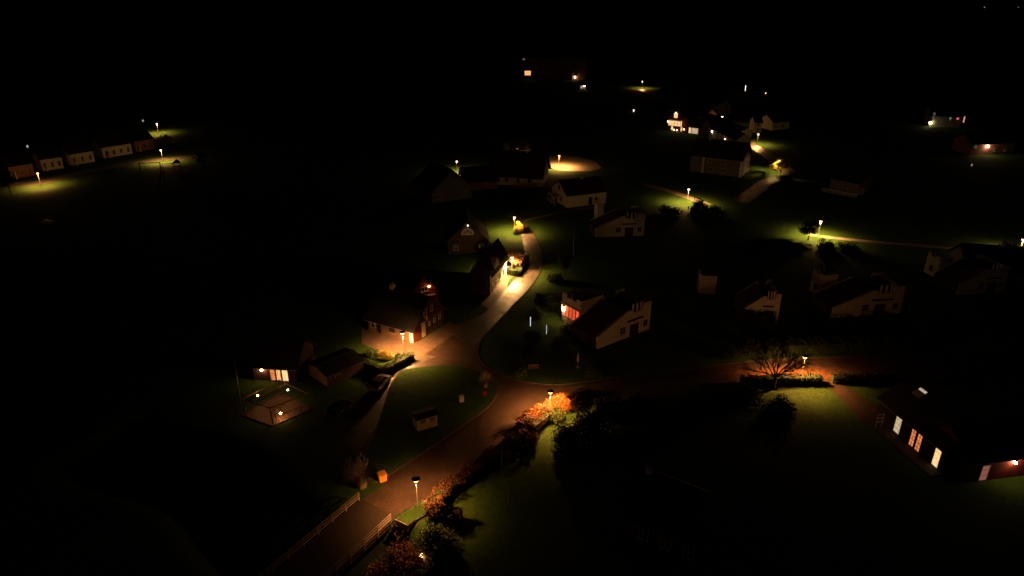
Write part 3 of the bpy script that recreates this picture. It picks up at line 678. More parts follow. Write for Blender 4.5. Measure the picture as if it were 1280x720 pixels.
for t in (.25,.5,.75):
    a = Q[0].lerp(Q[3], t); b = Q[1].lerp(Q[2], t); k.tube((a.x,a.y,2.56),(b.x,b.y,2.56),.04,n=4)
k.build('beam', M_wood, r)
for q_ in Q:
    k = MB(); k.box(q_.x-.07, q_.x+.07, q_.y-.07, q_.y+.07, .1, 2.55); k.build('post', M_dark, r)
k = MB(); e_ = .5; cc = (Q[0]+Q[2])/2
k.poly([(q_.x+(q_-cc).normalized().x*e_, q_.y+(q_-cc).normalized().y*e_, z) for z in (.02,.12) for q_ in Q], [(3,2,1,0),(4,5,6,7),(0,1,5,4),(1,2,6,5),(2,3,7,6),(3,0,4,7)])
k.build('deck', mat('oiled_deck', (.085,.045,.022), .6, .3, var=.35, scale=5), r)
for (t, s_, z, st) in ((.35,.06,2.2,90), (.95,.35,1.9,120), (.30,.90,.9,260)):  # last, low pendant is added to light the near deck corner
    p_ = Q[0].lerp(Q[1], t).lerp(Q[3].lerp(Q[2], t), s_)
    k = MB(); k.tube((p_.x,p_.y,z+.08),(p_.x,p_.y,2.56),.012,n=5); c_ = k.build('pendant_lamp', M_black, r)
    k = MB(); k.lathe([(.02,z-.1),(.1,z-.06),(.12,z),(.1,z+.06),(.02,z+.1)], 10, (p_.x,p_.y)); k.build('bulb', emat('bulb_%d' % int(st), (1,.42,.14), st), c_)
k = MB(); m_ = Q[0].lerp(Q[3], .0); a = Q[3]; b = Q[2]
for t in np.linspace(.02,.98,14):
    p_ = a.lerp(b, t); k.tube((p_.x,p_.y,.12),(p_.x,p_.y,1.0),.02,n=5)
k.tube((a.x,a.y,1.0),(b.x,b.y,1.0),.035); k.build('railing', M_steel, r)
tb = thing('garden_table', 'round garden table standing on the pergola deck', 'table', (o0.x+cc.x, o0.y+cc.y, .12))
k = MB(); k.lathe([(.25,0),(.25,.03),(.04,.05),(.04,.7),(.0001,.7)], 14); k.build('leg', M_steel, tb)
k = MB(); k.lathe([(.55,.70),(.56,.74),(.0001,.74)], 20); k.build('table_top', M_wood, tb)
for a, lab in ((0.6,'garden chair on the pergola deck, right of the round table'), (3.4,'garden chair on the pergola deck, left of the round table')):
    ch = thing('garden_chair', lab, 'chair', (o0.x+cc.x+.95*math.cos(a), o0.y+cc.y+.95*math.sin(a), .12), a+math.pi/2, 'chairs on the pergola deck')
    k = MB(); k.box(-.22,.22,-.22,.22,.42,.46); k.build('seat', M_wood, ch)
    k = MB(); k.box(-.22,.22,-.25,-.21,.5,.9); k.build('backrest', M_wood, ch)
    for sx in (-.19,.19):
        for sy in (-.19,.19):
            k = MB(); k.tube((sx,sy,0),(sx,sy,.42),.018,n=5); k.build('leg', M_steel, ch)
# leaning flagpole
x0_, y0_ = g(302,508); o_ = thing('flagpole', 'thin grey flagpole leaning left beside the pergola', 'flagpole', (x0_, y0_, 0))
k = MB(); k.tube((0,0,0),(.25,-.1,8.0),.06,.035); k.build('pole', M_steel, o_, True); k = MB(); k.lathe([(.02,8.0),(.08,8.06),(.02,8.15)], 10, (.25,-.1)); k.build('finial', M_steel, o_)
x0_, y0_ = g(716,329); o_ = thing('flagpole', 'thin white flagpole on the lawn right of the village street', 'flagpole', (x0_, y0_, 0))
k = MB(); k.tube((0,0,0),(0,0,8.2),.06,.035); k.build('pole', M_post, o_, True); k = MB(); k.lathe([(.02,8.2),(.09,8.27),(.02,8.36)], 10); k.build('finial', M_steel, o_)
for (px, py, h_, lab) in ((627,584,2.6,'thin grey stake on the dark lawn right of the hedge road, the farther one'), (635,632,3.0,'thin grey stake on the dark lawn, the nearer one')):
    x, y = g(px, py); o_ = thing('garden_stake', lab, 'stake', (x, y, 0)); k = MB(); k.tube((0,0,0),(0,0,h_),.03,.025); k.build('rod', M_steel, o_)
    k = MB(); k.lathe([(.07,0),(.07,.05),(.03,.1)], 8); k.build('socket', M_black, o_)

# brick shed wall by the cars
gabled('low brick carport shed behind the two parked cars', g(410,484), g(455,464), 5.0, 1.9, 2.5, 'x', M_brick, M_slate, [W('f',1.4,.8,.9,.6)], name='shed', cat='shed', over=.25)

# ---------------- bridge
r = thing('timber_bridge', 'timber railed bridge leading off the road at the bottom left', 'bridge', (B0.x, B0.y, 0), math.atan2(BD.y, BD.x))
bw = 2.75; bl = 15.0
k = MB()
n_ = 66
for i in range(n_): k.box(-.2+i*bl/n_, -.2+(i+1)*bl/n_-.025, -bw, bw, -.06+.004*(i % 2), .045+.004*(i % 3))
k.build('deck', mat('deck_board', (.04,.03,.025), .6, .35, var=.25, scale=5), r)
k = MB(); k.box(0,bl,-bw+.1,-bw+.5,-.6,-.07); k.box(0,bl,bw-.5,bw-.1,-.6,-.07); k.build('girder', M_dark, r)
for s_ in (-1, 1):
    k = MB(); y = s_*(bw-.08); st = -.2 if s_ < 0 else .6
    for i in range(8):
        x = st+.1+i*2.05; k.box(x-.045, x+.045, y-.045, y+.045, -.5, 1.08)
    for z in (.38, .74, 1.08): k.box(st, bl, y-.05, y+.05, z, z+.06)
    k.build('railing', M_rail, r)
k = MB(); k.box(-.6,.4,-bw-.3,bw+.3,-1.9,-.62); k.box(bl-.4,bl+.6,-bw-.3,bw+.3,-1.9,-.62); k.build('abutment', M_concrete, r)
# raised grass bed beside lamp, with stone edging
va = [Vector(g(*p)) for p in [(494,652),(509,659),(546,636),(528,627)]]
r = thing('raised_grass_bed', 'small raised grass bed with stone edge at the foot of the nearest lamp', 'grass bed', (va[0].x, va[0].y, 0))
k = MB(); c0 = va[0]
k.poly([(p.x-c0.x, p.y-c0.y, z) for z in (-.8, .28) for p in va], [(3,2,1,0),(0,1,5,4),(1,2,6,5),(2,3,7,6),(3,0,4,7),(4,5,6,7)]); k.build('stone_edge', M_concrete, r)
cc = sum(va, Vector((0,0)))/4; k = MB()
k.poly([((p.x-cc.x)*.93+cc.x-c0.x, (p.y-cc.y)*.93+cc.y-c0.y, z) for z in (.2, .34) for p in va], [(3,2,1,0),(0,1,5,4),(1,2,6,5),(2,3,7,6),(3,0,4,7),(4,5,6,7)]); k.build('turf', M_grass, r)

# ---------------- boxes and signs on the island
x, y = g(478,601); r = thing('grit_bin', 'orange yellow grit bin at the tip of the lawn island', 'grit bin', (x, y, .1), .55)
k = MB(); k.prism([(-.42,0),(.42,0),(.5,.85),(-.5,.85)], 'y', -.4, .4); k.build('body', M_yel, r, bevel=.03)
k = MB(); k.hexa([(-.54,-.44,.86),(.54,-.44,.86),(.54,.44,.86),(-.54,.44,.86),(-.5,-.4,.95),(.5,-.4,.95),(.45,.36,1.12),(-.45,.36,1.12)]); ld = k.build('lid', M_yel, r, bevel=.02)
k = MB(); k.box(-.12,.12,-.49,-.445,.9,.94); k.build('handle', M_black, ld)
x, y = g(532,532); r = thing('utility_cabin', 'pale beige electricity cabin standing alone on the lawn island', 'electricity cabin', (x, y, .12), math.radians(28))
k = MB(); k.box(-1.45,1.35,-.9,.9,0,1.75); k.build('wall', mat('beige_panel',(.42,.34,.22),.8,.2,var=.15), r)
k = MB(); k.prism([(-1.1,1.754),(1.1,1.754),(1.1,1.83),(0,2.05),(-1.1,1.83)], 'x', -1.65, 1.55); k.build('roof', M_slate, r)
for u in (-1.2, .05):
    k = MB(); k.box(u,u+1.1,-.93,-.903,.12,1.62); d_ = k.build('door', mat('beige_door',(.36,.29,.19),.7,.3,var=.12), r)
    k = MB()
    for z in range(6): k.box(u+.2,u+.9,-.95,-.932,1.05+z*.08,1.09+z*.08)
    k.build('vent', M_black, d_)
k = MB(); k.box(-.05,.13,-.96,-.935,1.15,1.35); k.build('warning_plate', M_frame, r)
x, y = g(577,503); r = thing('cable_cabinet', 'small white cable cabinet on the lawn island near the red sign', 'cable cabinet', (x, y, .12), math.radians(20))
k = MB(); k.box(-.32,.32,-.2,.2,0,.95); k.build('body', M_frame, r, bevel=.02); k = MB(); k.box(-.36,.36,-.24,.24,.955,1.02); k.build('lid', M_frame, r)
x, y = g(606,497); r = thing('warning_sign', 'small red sign plate on a low post at the corner of the lawn island', 'sign', (x, y, .12), math.radians(-15))
k = MB(); k.tube((0,0,0),(0,0,.75),.03); k.build('post', M_steel, r); k = MB(); k.hexa([(-.3,-.05,.35),(.3,-.05,.35),(.3,-.02,.35),(-.3,-.02,.35),(-.3,-.05,.95),(.3,-.05,.95),(.3,-.02,.95),(-.3,-.02,.95)]); k.build('plate', M_signred, r)
for (px, py, lab) in ((663,409,'white garden tube light on the dark lawn, the left one'), (683,419,'white garden tube light nearer the red windowed house')):
    x, y = g(px, py); r = thing('tube_light', lab, 'garden light', (x, y, 0), 0, 'white tube lights on the dark lawn')
    k = MB(); k.tube((0,0,0),(0,0,.2),.06); k.build('stem', M_black, r)
    k = MB(); k.lathe([(.03,.2),(.045,.25),(.045,1.9),(.02,1.95)], 8); k.build('tube', emat('tube_%d' % px, (.8,.85,.9), 1.3 if px == 663 else .75), r)
# bench and folded parasol on the far lawn
x, y = g(667,463); r = thing('garden_bench', 'wooden bench on the lawn across from the junction lamp', 'bench', (x, y, 0), .1)
k = MB()
for i in range(3): k.box(-.8,.8,-.2+i*.15,-.08+i*.15,.42,.46)
k.build('seat', M_wood, r)
k = MB()
for i in range(2): k.box(-.8,.8,.26,.3,.55+i*.18,.68+i*.18)
k.build('backrest', M_wood, r)
for u in (-.7,.64):
    k = MB(); k.box(u,u+.06,-.2,.3,0,.42); k.box(u,u+.06,.26,.31,.42,.9); k.build('leg', M_dark, r)
x, y = g(722,459); r = thing('parasol', 'folded pale parasol on the lawn below the red windowed house', 'parasol', (x, y, 0))
k = MB(); k.tube((0,0,0),(0,0,2.5),.03); k.build('pole', M_steel, r); k = MB(); k.lathe([(.1,1.0),(.2,1.15),(.13,1.8),(.05,2.35),(.02,2.4)], 9); k.build('canopy', M_flower, r)
k = MB(); k.lathe([(.3,0),(.3,.08),(.06,.1)], 12); k.build('foot', M_concrete, r)
# white picnic table far left
x, y = g(60,279); r = thing('picnic_table', 'pale picnic table with benches alone on the dark field at the left', 'picnic table', (x, y, 0), -.5)
k = MB(); k.box(-1.3,1.3,-.4,.4,.72,.78); k.build('table_top', M_frame, r)
for s_ in (-.85,.85): k = MB(); k.box(-1.3,1.3,s_-.16,s_+.16,.42,.47); k.build('seat', M_frame, r)
for u in (-.9,.9): k = MB(); k.box(u-.05,u+.05,-.95,.95,.32,.42); k.box(u-.05,u+.05,-.35,-.25,0,.72); k.box(u-.05,u+.05,.25,.35,0,.72); k.build('leg', M_frame, r)

# ---------------- playground
def bars(name, label, cat, loc, rz, segs, m, rr=.07):
    r = thing(name, label, cat, (loc[0], loc[1], 0), rz)
    return r
x, y = g(189,215); r = thing('swing_frame', 'dark timber swing frame silhouetted on the lit far green', 'swing', (x, y, 0), .25)
for s_ in (-3.0, 3.0):
    for t in (-1,1): k = MB(); k.tube((s_,t*1.1,0),(s_,0,2.9),.13,n=6); k.build('leg', M_dark, r)
    k = MB(); k.tube((s_,-.6,1.4),(s_,.6,1.4),.09,n=6); k.build('brace', M_dark, r)
k = MB(); k.tube((-3.2,0,2.95),(3.2,0,2.95),.13,n=6); k.build('beam', M_dark, r)
for u in (-1.2, 1.2):
    k = MB(); k.tube((u-.22,0,2.9),(u-.22,0,.5),.02,n=4); k.tube((u+.22,0,2.9),(u+.22,0,.5),.02,n=4); k.box(u-.26,u+.26,-.1,.1,.46,.5); k.build('swing_seat', M_black, r)
x, y = g(222,213); r = thing('climbing_tower', 'dark climbing tower with ladder right of the swing frame', 'climbing tower', (x, y, 0), .2)
for sx in (-1,1):
    for sy in (-1,1): k = MB(); k.box(sx*.9-.08,sx*.9+.08,sy*.9-.08,sy*.9+.08,0,2.6); k.build('post', M_dark, r)
k = MB(); k.box(-1,1,-1,1,1.2,1.3); k.build('platform', M_dark, r)
k = MB(); k.prism([(-1.2,2.5),(1.2,2.5),(0,3.5)], 'y', -1.1, 1.1); k.build('roof', M_dark, r)
k = MB(); k.tube((-4.2,0,2.3),(-.9,0,2.3),.07,n=6); k.tube((-4.2,-.3,0),(-4.2,0,2.3),.07,n=6); k.tube((-4.2,.6,0),(-4.2,0,2.3),.07,n=6); k.build('climbing_bar', M_dark, r)
k = MB(); k.slab((1,-.4,1.25),(4.0,-.4,.2),(4.0,.4,.2),(1,.4,1.25),.06); k.build('slide', M_steel, r)
x, y = g(55,211+9); 

# ---------------- fence by the thatched house
a = Vector(g(640,236)); b = Vector(g(694,233)); Lf = (b-a).length
r = thing('picket_fence', 'pale picket fence in front of the thatched house', 'fence', a, math.atan2((b-a).y,(b-a).x))
k = MB(); n_ = int(Lf/.32)
for i in range(n_): k.box(i*.32, i*.32+.12, 0, .03, 0, 1.25)
k.build('picket_panel', M_wood, r)
k = MB(); k.box(0,Lf,.032,.08,.3,.4); k.box(0,Lf,.032,.08,.9,1.0); k.build('rail', M_wood, r)

# ---------------- cars
def make_car(label, loc, rz, paint):
    r = thing('parked_car', label, 'car', (loc[0], loc[1], .04), rz, 'cars parked beside the lane')
    prof = [(-2.15,.35),(-2.2,.6),(-2.12,.88),(-1.65,.98),(-1.0,1.02),(1.1,.99),(1.75,.90),(2.1,.74),(2.2,.52),(2.15,.3)]
    m = MB(); n = len(prof); ring = []
    for (yy, s, dz) in ((-.86,.96,-.0),(-.90,1,0),(.90,1,0),(.86,.96,0)):
        ring.append([(x*s, yy, z if 0 < i < n-1 else z) for i, (x, z) in enumerate(prof)])
    ring[0] = [(x*.97, -.80, .98*z+.0) for x, z in prof]; ring[0] = [(x*.97, -.9, z) for x, z in prof]
    rows = [[(x*(1-.05*abs(t)**3), .9*t*(1 if z < .8 else .95), z-(.03 if abs(t) > .9 and z > .8 else 0)) for x, z in prof] for t in (-1,-.92,-.5,0,.5,.92,1)]
    vv = [p for rw in rows for p in rw]; ff = [tuple(range(n)), tuple(range(7*n-1, 6*n-1, -1))]
    for j in range(6):
        for i in range(n): ff.append((j*n+i, (j+1)*n+i, (j+1)*n+(i+1) % n, j*n+(i+1) % n))
    m.poly(vv, ff); body = m.build('body', paint, r, True); body.data.polygons.foreach_set('use_smooth', [True]*len(body.data.polygons))
    # glass house
    m = MB(); lo = [(-1.75,-.80,1.0),(1.05,-.80,1.0),(1.05,.80,1.0),(-1.75,.80,1.0)]; hi = [(-1.15,-.64,1.40),(.25,-.64,1.42),(.25,.64,1.42),(-1.15,.64,1.40)]
    m.hexa(lo+hi); m.build('windows', M_glass, r, bevel=.05)
    m = MB(); m.hexa([(-1.18,-.65,1.402),(.28,-.65,1.422),(.28,.65,1.422),(-1.18,.65,1.402),(-1.0,-.55,1.46),(.1,-.55,1.48),(.1,.55,1.48),(-1.0,.55,1.46)])
    for sx, dx in ((-.35,0),):
        for sy in (-1,1): m.tube((sx, sy*.81, 1.0), (sx, sy*.655, 1.41), .035, n=5)
    for sy in (-1,1): m.tube((1.04, sy*.79, 1.0), (.26, sy*.65, 1.42), .035, n=5); m.tube((-1.74, sy*.79, 1.0), (-1.14, sy*.65, 1.41), .04, n=5)
    m.build('roof', paint, r, bevel=.03)
    for wx in (-1.35, 1.35):
        for sy in (-1, 1):
            m = MB(); m.tube((wx, sy*.72, .32), (wx, sy*.93, .32), .32, n=20); wh = m.build('wheel', M_rub, r)
            m = MB(); m.tube((wx, sy*.931, .32), (wx, sy*.945, .32), .2, n=14); m.build('rim', M_rim, wh)
    for sy in (-.62,.62):
        m = MB(); m.box(2.02,2.17,sy-.2,sy+.2,.58,.74); m.build('headlight', M_head, r, bevel=.03)
        m = MB(); m.box(-2.2,-2.08,sy-.2,sy+.2,.66,.86); m.build('tail_light', M_tail, r, bevel=.03)
        m = MB(); m.box(.75,.9,sy*1.52-.09,sy*1.52+.09,.98,1.1); m.build('mirror', paint, r, bevel=.02)
    return r
a = Vector(g(462,492)); b = Vector(g(483,469)); d = b-a
make_car('grey car parked on the lane below the clipped hedge, its roof catching the lamp', (a+b)/2+Vector((.35,-.5)), math.atan2(d.y,d.x), M_carb)
a = Vector(g(418,528)); b = Vector(g(446,503)); d = b-a
make_car('black car parked farther down the dark lane left of the lawn island', (a+b)/2-Vector((.9,0)), math.atan2(d.y,d.x), M_carp)

# ------------------------------------------------------------------ vegetation
def leaves(points, size, name, m, parent, jit=.5):
    P = np.asarray(points, float); n = len(P)
    a = RNG.normal(size=(n,3)); a /= np.linalg.norm(a, axis=1)[:,None]
    b = RNG.normal(size=(n,3)); b -= (a*b).sum(1)[:,None]*a; b /= np.linalg.norm(b, axis=1)[:,None]
    s = size*(1-jit+2*jit*RNG.random(n))[:,None]
    V = np.stack([P-a*s, P-b*s*.55, P+a*s, P+b*s*.55], 1).reshape(-1,3)
    me = bpy.data.meshes.new(name); me.vertices.add(4*n); me.vertices.foreach_set('co', V.ravel())
    me.loops.add(4*n); me.loops.foreach_set('vertex_index', np.arange(4*n)); me.polygons.add(n)
    me.polygons.foreach_set('loop_start', np.arange(n)*4); me.polygons.foreach_set('loop_total', np.full(n,4)); me.update(calc_edges=True)
    me.materials.append(m); o = bpy.data.objects.new(name, me); C.objects.link(o)
    if parent: o.parent = parent
    return o
def blob(n, c, r, hollow=.55):
    d = RNG.normal(size=(n,3)); d /= np.linalg.norm(d, axis=1)[:,None]
    rad = (hollow+(1-hollow)*RNG.random(n))[:,None]
    return d*rad*np.array(r)+np.array(c)
def crown_pts(n, R, zc, H_, lobes=9):
    out = []
    for k in range(lobes):
        a = random.random()*6.28; rr = R*.6*math.sqrt(random.random()); zz = zc+(random.random()-.5)*H_*.75
        s = R*(.32+.3*random.random()); out.append(blob(n//lobes, (rr*math.cos(a), rr*math.sin(a), zz), (s, s, s*.75), .3))
    return np.concatenate(out)
def branches(m, p, d, l, r, depth, spread=.6, tips=None):
    q = p+d*l; m.tube(p, q, r, r*.68, n=6 if depth > 1 else 4, cap=False)
    if depth == 0:
        if tips is not None: tips.append(q)
        return
    if tips is not None and depth <= 2: tips.append(q)
    for k in range(3 if depth > 1 else 4):
        nd = (d+Vector((random.gauss(0,spread), random.gauss(0,spread), random.gauss(.12,spread*.5)))).normalized()
        branches(m, q, nd, l*(.62+.25*random.random()), r*.62, depth-1, spread, tips)
def tree(label, x, y, h, R, lm=None, dens=2200, ls=.17, bare=False, trunk=.16, name='tree', cat='tree', group=None, z=None):
    r = thing(name, label, cat, (x, y, gz(x, y) if z is None else z), random.random()*6, group)
    m = MB(); tips = []
    if bare:
        top = Vector((.1,.05,h*.24)); m.tube((0,0,-.2), top, trunk*1.25, trunk*.9, n=9)
        for k in range(8):
            a = k*2.4+random.random()*.5; e_ = random.uniform(.45,1.5)
            branches(m, top-Vector((0,0,.25*(k%2))), Vector((math.cos(a), math.sin(a), e_)).normalized(), h*.19, trunk*.45, 5, .42, tips)
    else: branches(m, Vector((0,0,-.1)), Vector((.03,.02,1)), h*.33, trunk, 3, .45, tips)
    m.build('trunk', M_bark, r)
    if bare:
        T = np.array([tuple(t) for t in tips]); 
        if lm and len(T): 
            i = RNG.integers(0, len(T), dens); leaves(T[i]+RNG.normal(size=(dens,3))*.16, ls, 'crown', lm, r)
    else: leaves(crown_pts(dens, R, h*.66, h*.7), ls, 'crown', lm, r)
    return r
def shrub(label, x, y, R, h, lm, n=1500, ls=.11, name='shrub', cat='shrub', group=None, lobes=6, second=None):
    r = thing(name, label, cat, (x, y, gz(x, y)), 0, group)
    m = MB()
    for k in range(6):
        a = k*1.05+random.random(); m.tube((0,0,-.1), (R*.5*math.cos(a), R*.5*math.sin(a), h*.7), .035, .012, n=5)
    m.build('stem', M_bark, r)
    pts = np.concatenate([crown_pts(n, R, h*.5, h*.8, lobes+4), blob(n//3, (0,0,h*.28), (R*.9, R*.9, h*.34), .5)]); pts[:,2] = np.abs(pts[:,2])
    leaves(pts, ls, 'foliage', lm, r)
    if second: leaves(crown_pts(n//5, R*1.02, h*.7, h*.7, lobes), ls*.9, 'blossom', second, r)
    return r
def hedge(label, pts, wdt, h, lm, dens=110, ls=.09, name='hedge', wob=.12, core=True, group=None):
    """pts: world polyline"""
    pts = [Vector(p) for p in pts]; o0 = pts[0]; r = thing(name, label, 'hedge', (o0.x, o0.y, 0), 0, group)
    L = []; m = MB(); P = []
    for a, b in zip(pts[:-1], pts[1:]):
        d = (b-a); l = d.length; d.normalize(); q = Vector((-d.y, d.x)); c = .82
        A = a-o0-d*wdt*.3; B_ = b-o0+d*wdt*.3
        m.hexa([(A.x-q.x*wdt*.42,A.y-q.y*wdt*.42,-.3),(B_.x-q.x*wdt*.42,B_.y-q.y*wdt*.42,-.3),(B_.x+q.x*wdt*.42,B_.y+q.y*wdt*.42,-.3),(A.x+q.x*wdt*.42,A.y+q.y*wdt*.42,-.3),
                (A.x-q.x*wdt*.36,A.y-q.y*wdt*.36,h*.86),(B_.x-q.x*wdt*.36,B_.y-q.y*wdt*.36,h*.86),(B_.x+q.x*wdt*.36,B_.y+q.y*wdt*.36,h*.86),(A.x+q.x*wdt*.36,A.y+q.y*wdt*.36,h*.86)])
        n = int(l*(wdt+2*h)*dens)
        u = RNG.random(n)*(l+wdt*.7)-wdt*.35; t = RNG.random(n)*(wdt+2*h)
        s = np.where(t < h, -wdt/2, np.where(t > h+wdt, wdt/2, t-h-wdt/2)); z = np.where(t < h, t, np.where(t > h+wdt, t-h-wdt, h))
        ww = 1+wob*np.sin(u*1.7+s)*1.0+wob*.7*np.sin(u*4.1+z*3)
        s = s*ww+RNG.normal(size=n)*.05; z = z*ww+RNG.normal(size=n)*.06
        P.append(np.stack([a.x-o0.x+d.x*u+q.x*s, a.y-o0.y+d.y*u+q.y*s, z], 1))
    if core: m.build('branches', M_leafd if lm is not M_leafo else M_bark, r)
    leaves(np.concatenate(P), ls, 'foliage', lm, r)
    return r
def grassclump(label, x, y, n, h, R, plume=True, name='pampas_grass', z=0):
    r = thing(name, label, 'ornamental grass', (x, y, z), 0)
    m = MB(); tips = []
    for i in range(n):
        a = random.random()*6.28; ro = R*random.random()*.35; hh = h*(.6+.4*random.random()); out = R*(.3+.8*random.random())
        p = Vector((ro*math.cos(a), ro*math.sin(a), 0)); dirv = Vector((math.cos(a), math.sin(a), 0)); w_ = Vector((-dirv.y, dirv.x, 0))*.022
        pr = [p+dirv*out*t*t+Vector((0,0,hh*(t*(1.5-.62*t)))) for t in (0,.33,.66,1)]
        vv = []
        for j, c in enumerate(pr): vv += [tuple(c-w_*(1-j*.28)), tuple(c+w_*(1-j*.28))]
        m.poly(vv, [(0,1,3,2),(2,3,5,4),(4,5,7,6)])
    m.build('blades', M_straw, r)
    if plume:
        pts = []
        for i in range(max(6, n//10)):
            a = random.random()*6.28; c = np.array((R*.75*math.cos(a)*random.random(), R*.75*math.sin(a)*random.random(), h*(.95+.35*random.random())))
            for j in range(26): pts.append(c+np.array((random.gauss(0,.05), random.gauss(0,.05), random.uniform(-.3,.3))))
        leaves(pts, .07, 'plumes', M_flower, r)
    return r

Wp = lambda *L: [g(*p) for p in L]
hedge('long autumn hedge of orange and rust leaves along the lower side of the road', Wp((545,632),(560,615),(586,597),(612,577),(638,560),(662,542),(682,526)), 1.5, 1.25, M_leafr, 190, .07, wob=.12)
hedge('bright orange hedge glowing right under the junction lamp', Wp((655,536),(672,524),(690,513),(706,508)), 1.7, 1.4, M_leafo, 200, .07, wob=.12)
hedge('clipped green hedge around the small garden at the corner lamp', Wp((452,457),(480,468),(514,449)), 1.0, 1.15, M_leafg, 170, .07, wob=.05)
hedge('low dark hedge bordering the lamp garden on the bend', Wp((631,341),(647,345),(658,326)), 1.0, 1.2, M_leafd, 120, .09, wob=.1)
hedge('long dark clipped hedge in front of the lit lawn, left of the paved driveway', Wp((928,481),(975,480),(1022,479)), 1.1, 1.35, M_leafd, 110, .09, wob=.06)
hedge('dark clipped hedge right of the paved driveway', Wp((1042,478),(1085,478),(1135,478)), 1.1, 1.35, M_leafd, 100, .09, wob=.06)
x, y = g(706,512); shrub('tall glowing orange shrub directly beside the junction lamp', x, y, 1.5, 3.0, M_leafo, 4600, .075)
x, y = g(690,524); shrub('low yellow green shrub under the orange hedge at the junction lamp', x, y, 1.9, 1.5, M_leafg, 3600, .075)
x, y = g(722,527); tree('dark bushy tree right of the glowing shrub at the junction', x, y, 4.6, 2.1, M_leafr, 3000, .13)
x, y = g(660,555); shrub('rust brown shrub at the back of the long autumn hedge', x, y, 1.8, 1.6, M_leafr, 1600, .11)
x, y = g(628,575); shrub('dark brown shrub on the garden side of the long autumn hedge', x, y, 1.6, 1.4, M_leafr, 1300, .11)
x, y = g(545,642); shrub('thorny rust coloured shrub beside the raised grass bed', x, y, 1.5, 2.3, M_leafr, 2200, .10)
x, y = g(570,655); shrub('brown shrub trailing into the dark lawn near the nearest lamp', x, y, 1.4, 1.2, M_leafr, 1400, .10)
x, y = g(552,678); shrub('rounded olive green shrub at the bottom below the raised grass bed', x, y, 2.6, 1.9, M_leafg, 4200, .10)
x, y = g(505,685); shrub('reddish brown bramble thicket on the bank below the bridge rail', x, y, 2.5, 2.4, M_leafr, 3400, .10)
x, y = g(470,705); shrub('dark bramble at the bottom edge under the bridge', x, y, 2.0, 1.8, M_leafr, 1800, .10)
x, y = g(645,560+3); 
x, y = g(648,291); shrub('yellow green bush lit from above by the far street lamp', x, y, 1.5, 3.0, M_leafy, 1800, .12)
x, y = g(645,338); tree('dark leafy tree between the two lamps of the village street', x, y, 5.4, 2.1, M_leafr, 1500, .13, trunk=.12)
x, y = g(630,335); tree('sparse rust leaved tree behind the lamp garden', x, y, 4.6, 2.0, M_leafr, 700, .11, trunk=.1)
x, y = g(615,326); shrub('pale flowering shrub left of the lamp garden', x, y, 2.2, 2.2, M_leafr, 1200, .12, second=M_flower)
x, y = g(690,388); tree('dark round tree on the lawn edge right of the village street', x, y, 4.2, 2.2, M_leafd, 2200, .14)
x, y = g(705,345); tree('dark tree beyond the right kerb of the village street', x, y, 5.0, 2.4, M_leafd, 1800, .15)
x, y = g(668,398); shrub('dark green shrub next to the left tube light', x, y, 1.8, 1.6, M_leafd, 1300, .12)
x, y = g(708,413); shrub('pale flowering shrub under the red glowing windows', x, y, 1.6, 1.1, M_leafg, 1300, .09, second=M_flower)
x, y = g(720,422); shrub('small flowering shrub at the eaves corner of the red windowed house', x, y, 1.0, .8, M_leafg, 800, .09, second=M_flower)
x, y = g(742,470); shrub('low pale green shrub on the junction lawn beside the parasol', x, y, 1.5, 1.0, M_leafg, 1100, .10)
x, y = g(650,470); shrub('grey green shrub on the junction lawn left of the bench', x, y, 1.3, .9, M_leafg, 800, .10)
x, y = g(482,447); shrub('loose green shrub inside the clipped corner hedge', x, y, 1.6, 1.4, M_leafy, 1800, .09)
x, y = g(467,445); shrub('dark leafy shrub at the left end of the clipped corner hedge', x, y, 1.5, 1.3, M_leafg, 1300, .09)
x, y = g(499,448); shrub('small green shrub between the corner lamp and its hedge', x, y, 1.0, .9, M_leafg, 1000, .08)
grassclump('tall pampas grass with pale plumes on the corner of the lawn island', *g(606,484), 220, 1.7, 1.3, z=.12)
grassclump('big spiky pampas grass at the bridge end of the lawn island', *g(452,608), 380, 3.0, 1.9)
x, y = g(966,486); tree('bare spreading tree with few leaves beside the front hedge lamp', x, y, 8.4, 3, M_leafy, 520, .10, bare=True, trunk=.27)
x, y = g(930,496); shrub('black shrub mass at the foot of the bare tree', x, y, 3.0, 1.8, M_leafd, 2200, .13)
x, y = g(975,512); shrub('dark shrub at the near edge of the lit front lawn', x, y, 2.6, 1.5, M_leafd, 2600, .11)
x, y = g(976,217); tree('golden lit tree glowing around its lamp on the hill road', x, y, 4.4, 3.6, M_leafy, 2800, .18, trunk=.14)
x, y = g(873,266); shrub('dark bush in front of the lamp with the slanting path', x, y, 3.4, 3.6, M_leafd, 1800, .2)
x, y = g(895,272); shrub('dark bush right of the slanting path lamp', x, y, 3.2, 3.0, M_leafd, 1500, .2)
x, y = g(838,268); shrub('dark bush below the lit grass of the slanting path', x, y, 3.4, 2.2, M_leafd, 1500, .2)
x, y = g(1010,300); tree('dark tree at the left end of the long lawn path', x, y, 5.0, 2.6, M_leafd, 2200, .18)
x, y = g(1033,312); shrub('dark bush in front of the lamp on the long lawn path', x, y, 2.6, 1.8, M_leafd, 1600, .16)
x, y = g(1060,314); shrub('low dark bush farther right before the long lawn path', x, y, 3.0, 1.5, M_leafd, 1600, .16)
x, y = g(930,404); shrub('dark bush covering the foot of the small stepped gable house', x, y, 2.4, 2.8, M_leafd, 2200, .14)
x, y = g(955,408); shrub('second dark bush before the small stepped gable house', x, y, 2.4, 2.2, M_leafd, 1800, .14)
x, y = g(255,212); tree('faint dark tree right of the climbing tower on the far green', x, y, 6, 2.6, M_leafd, 1200, .22)
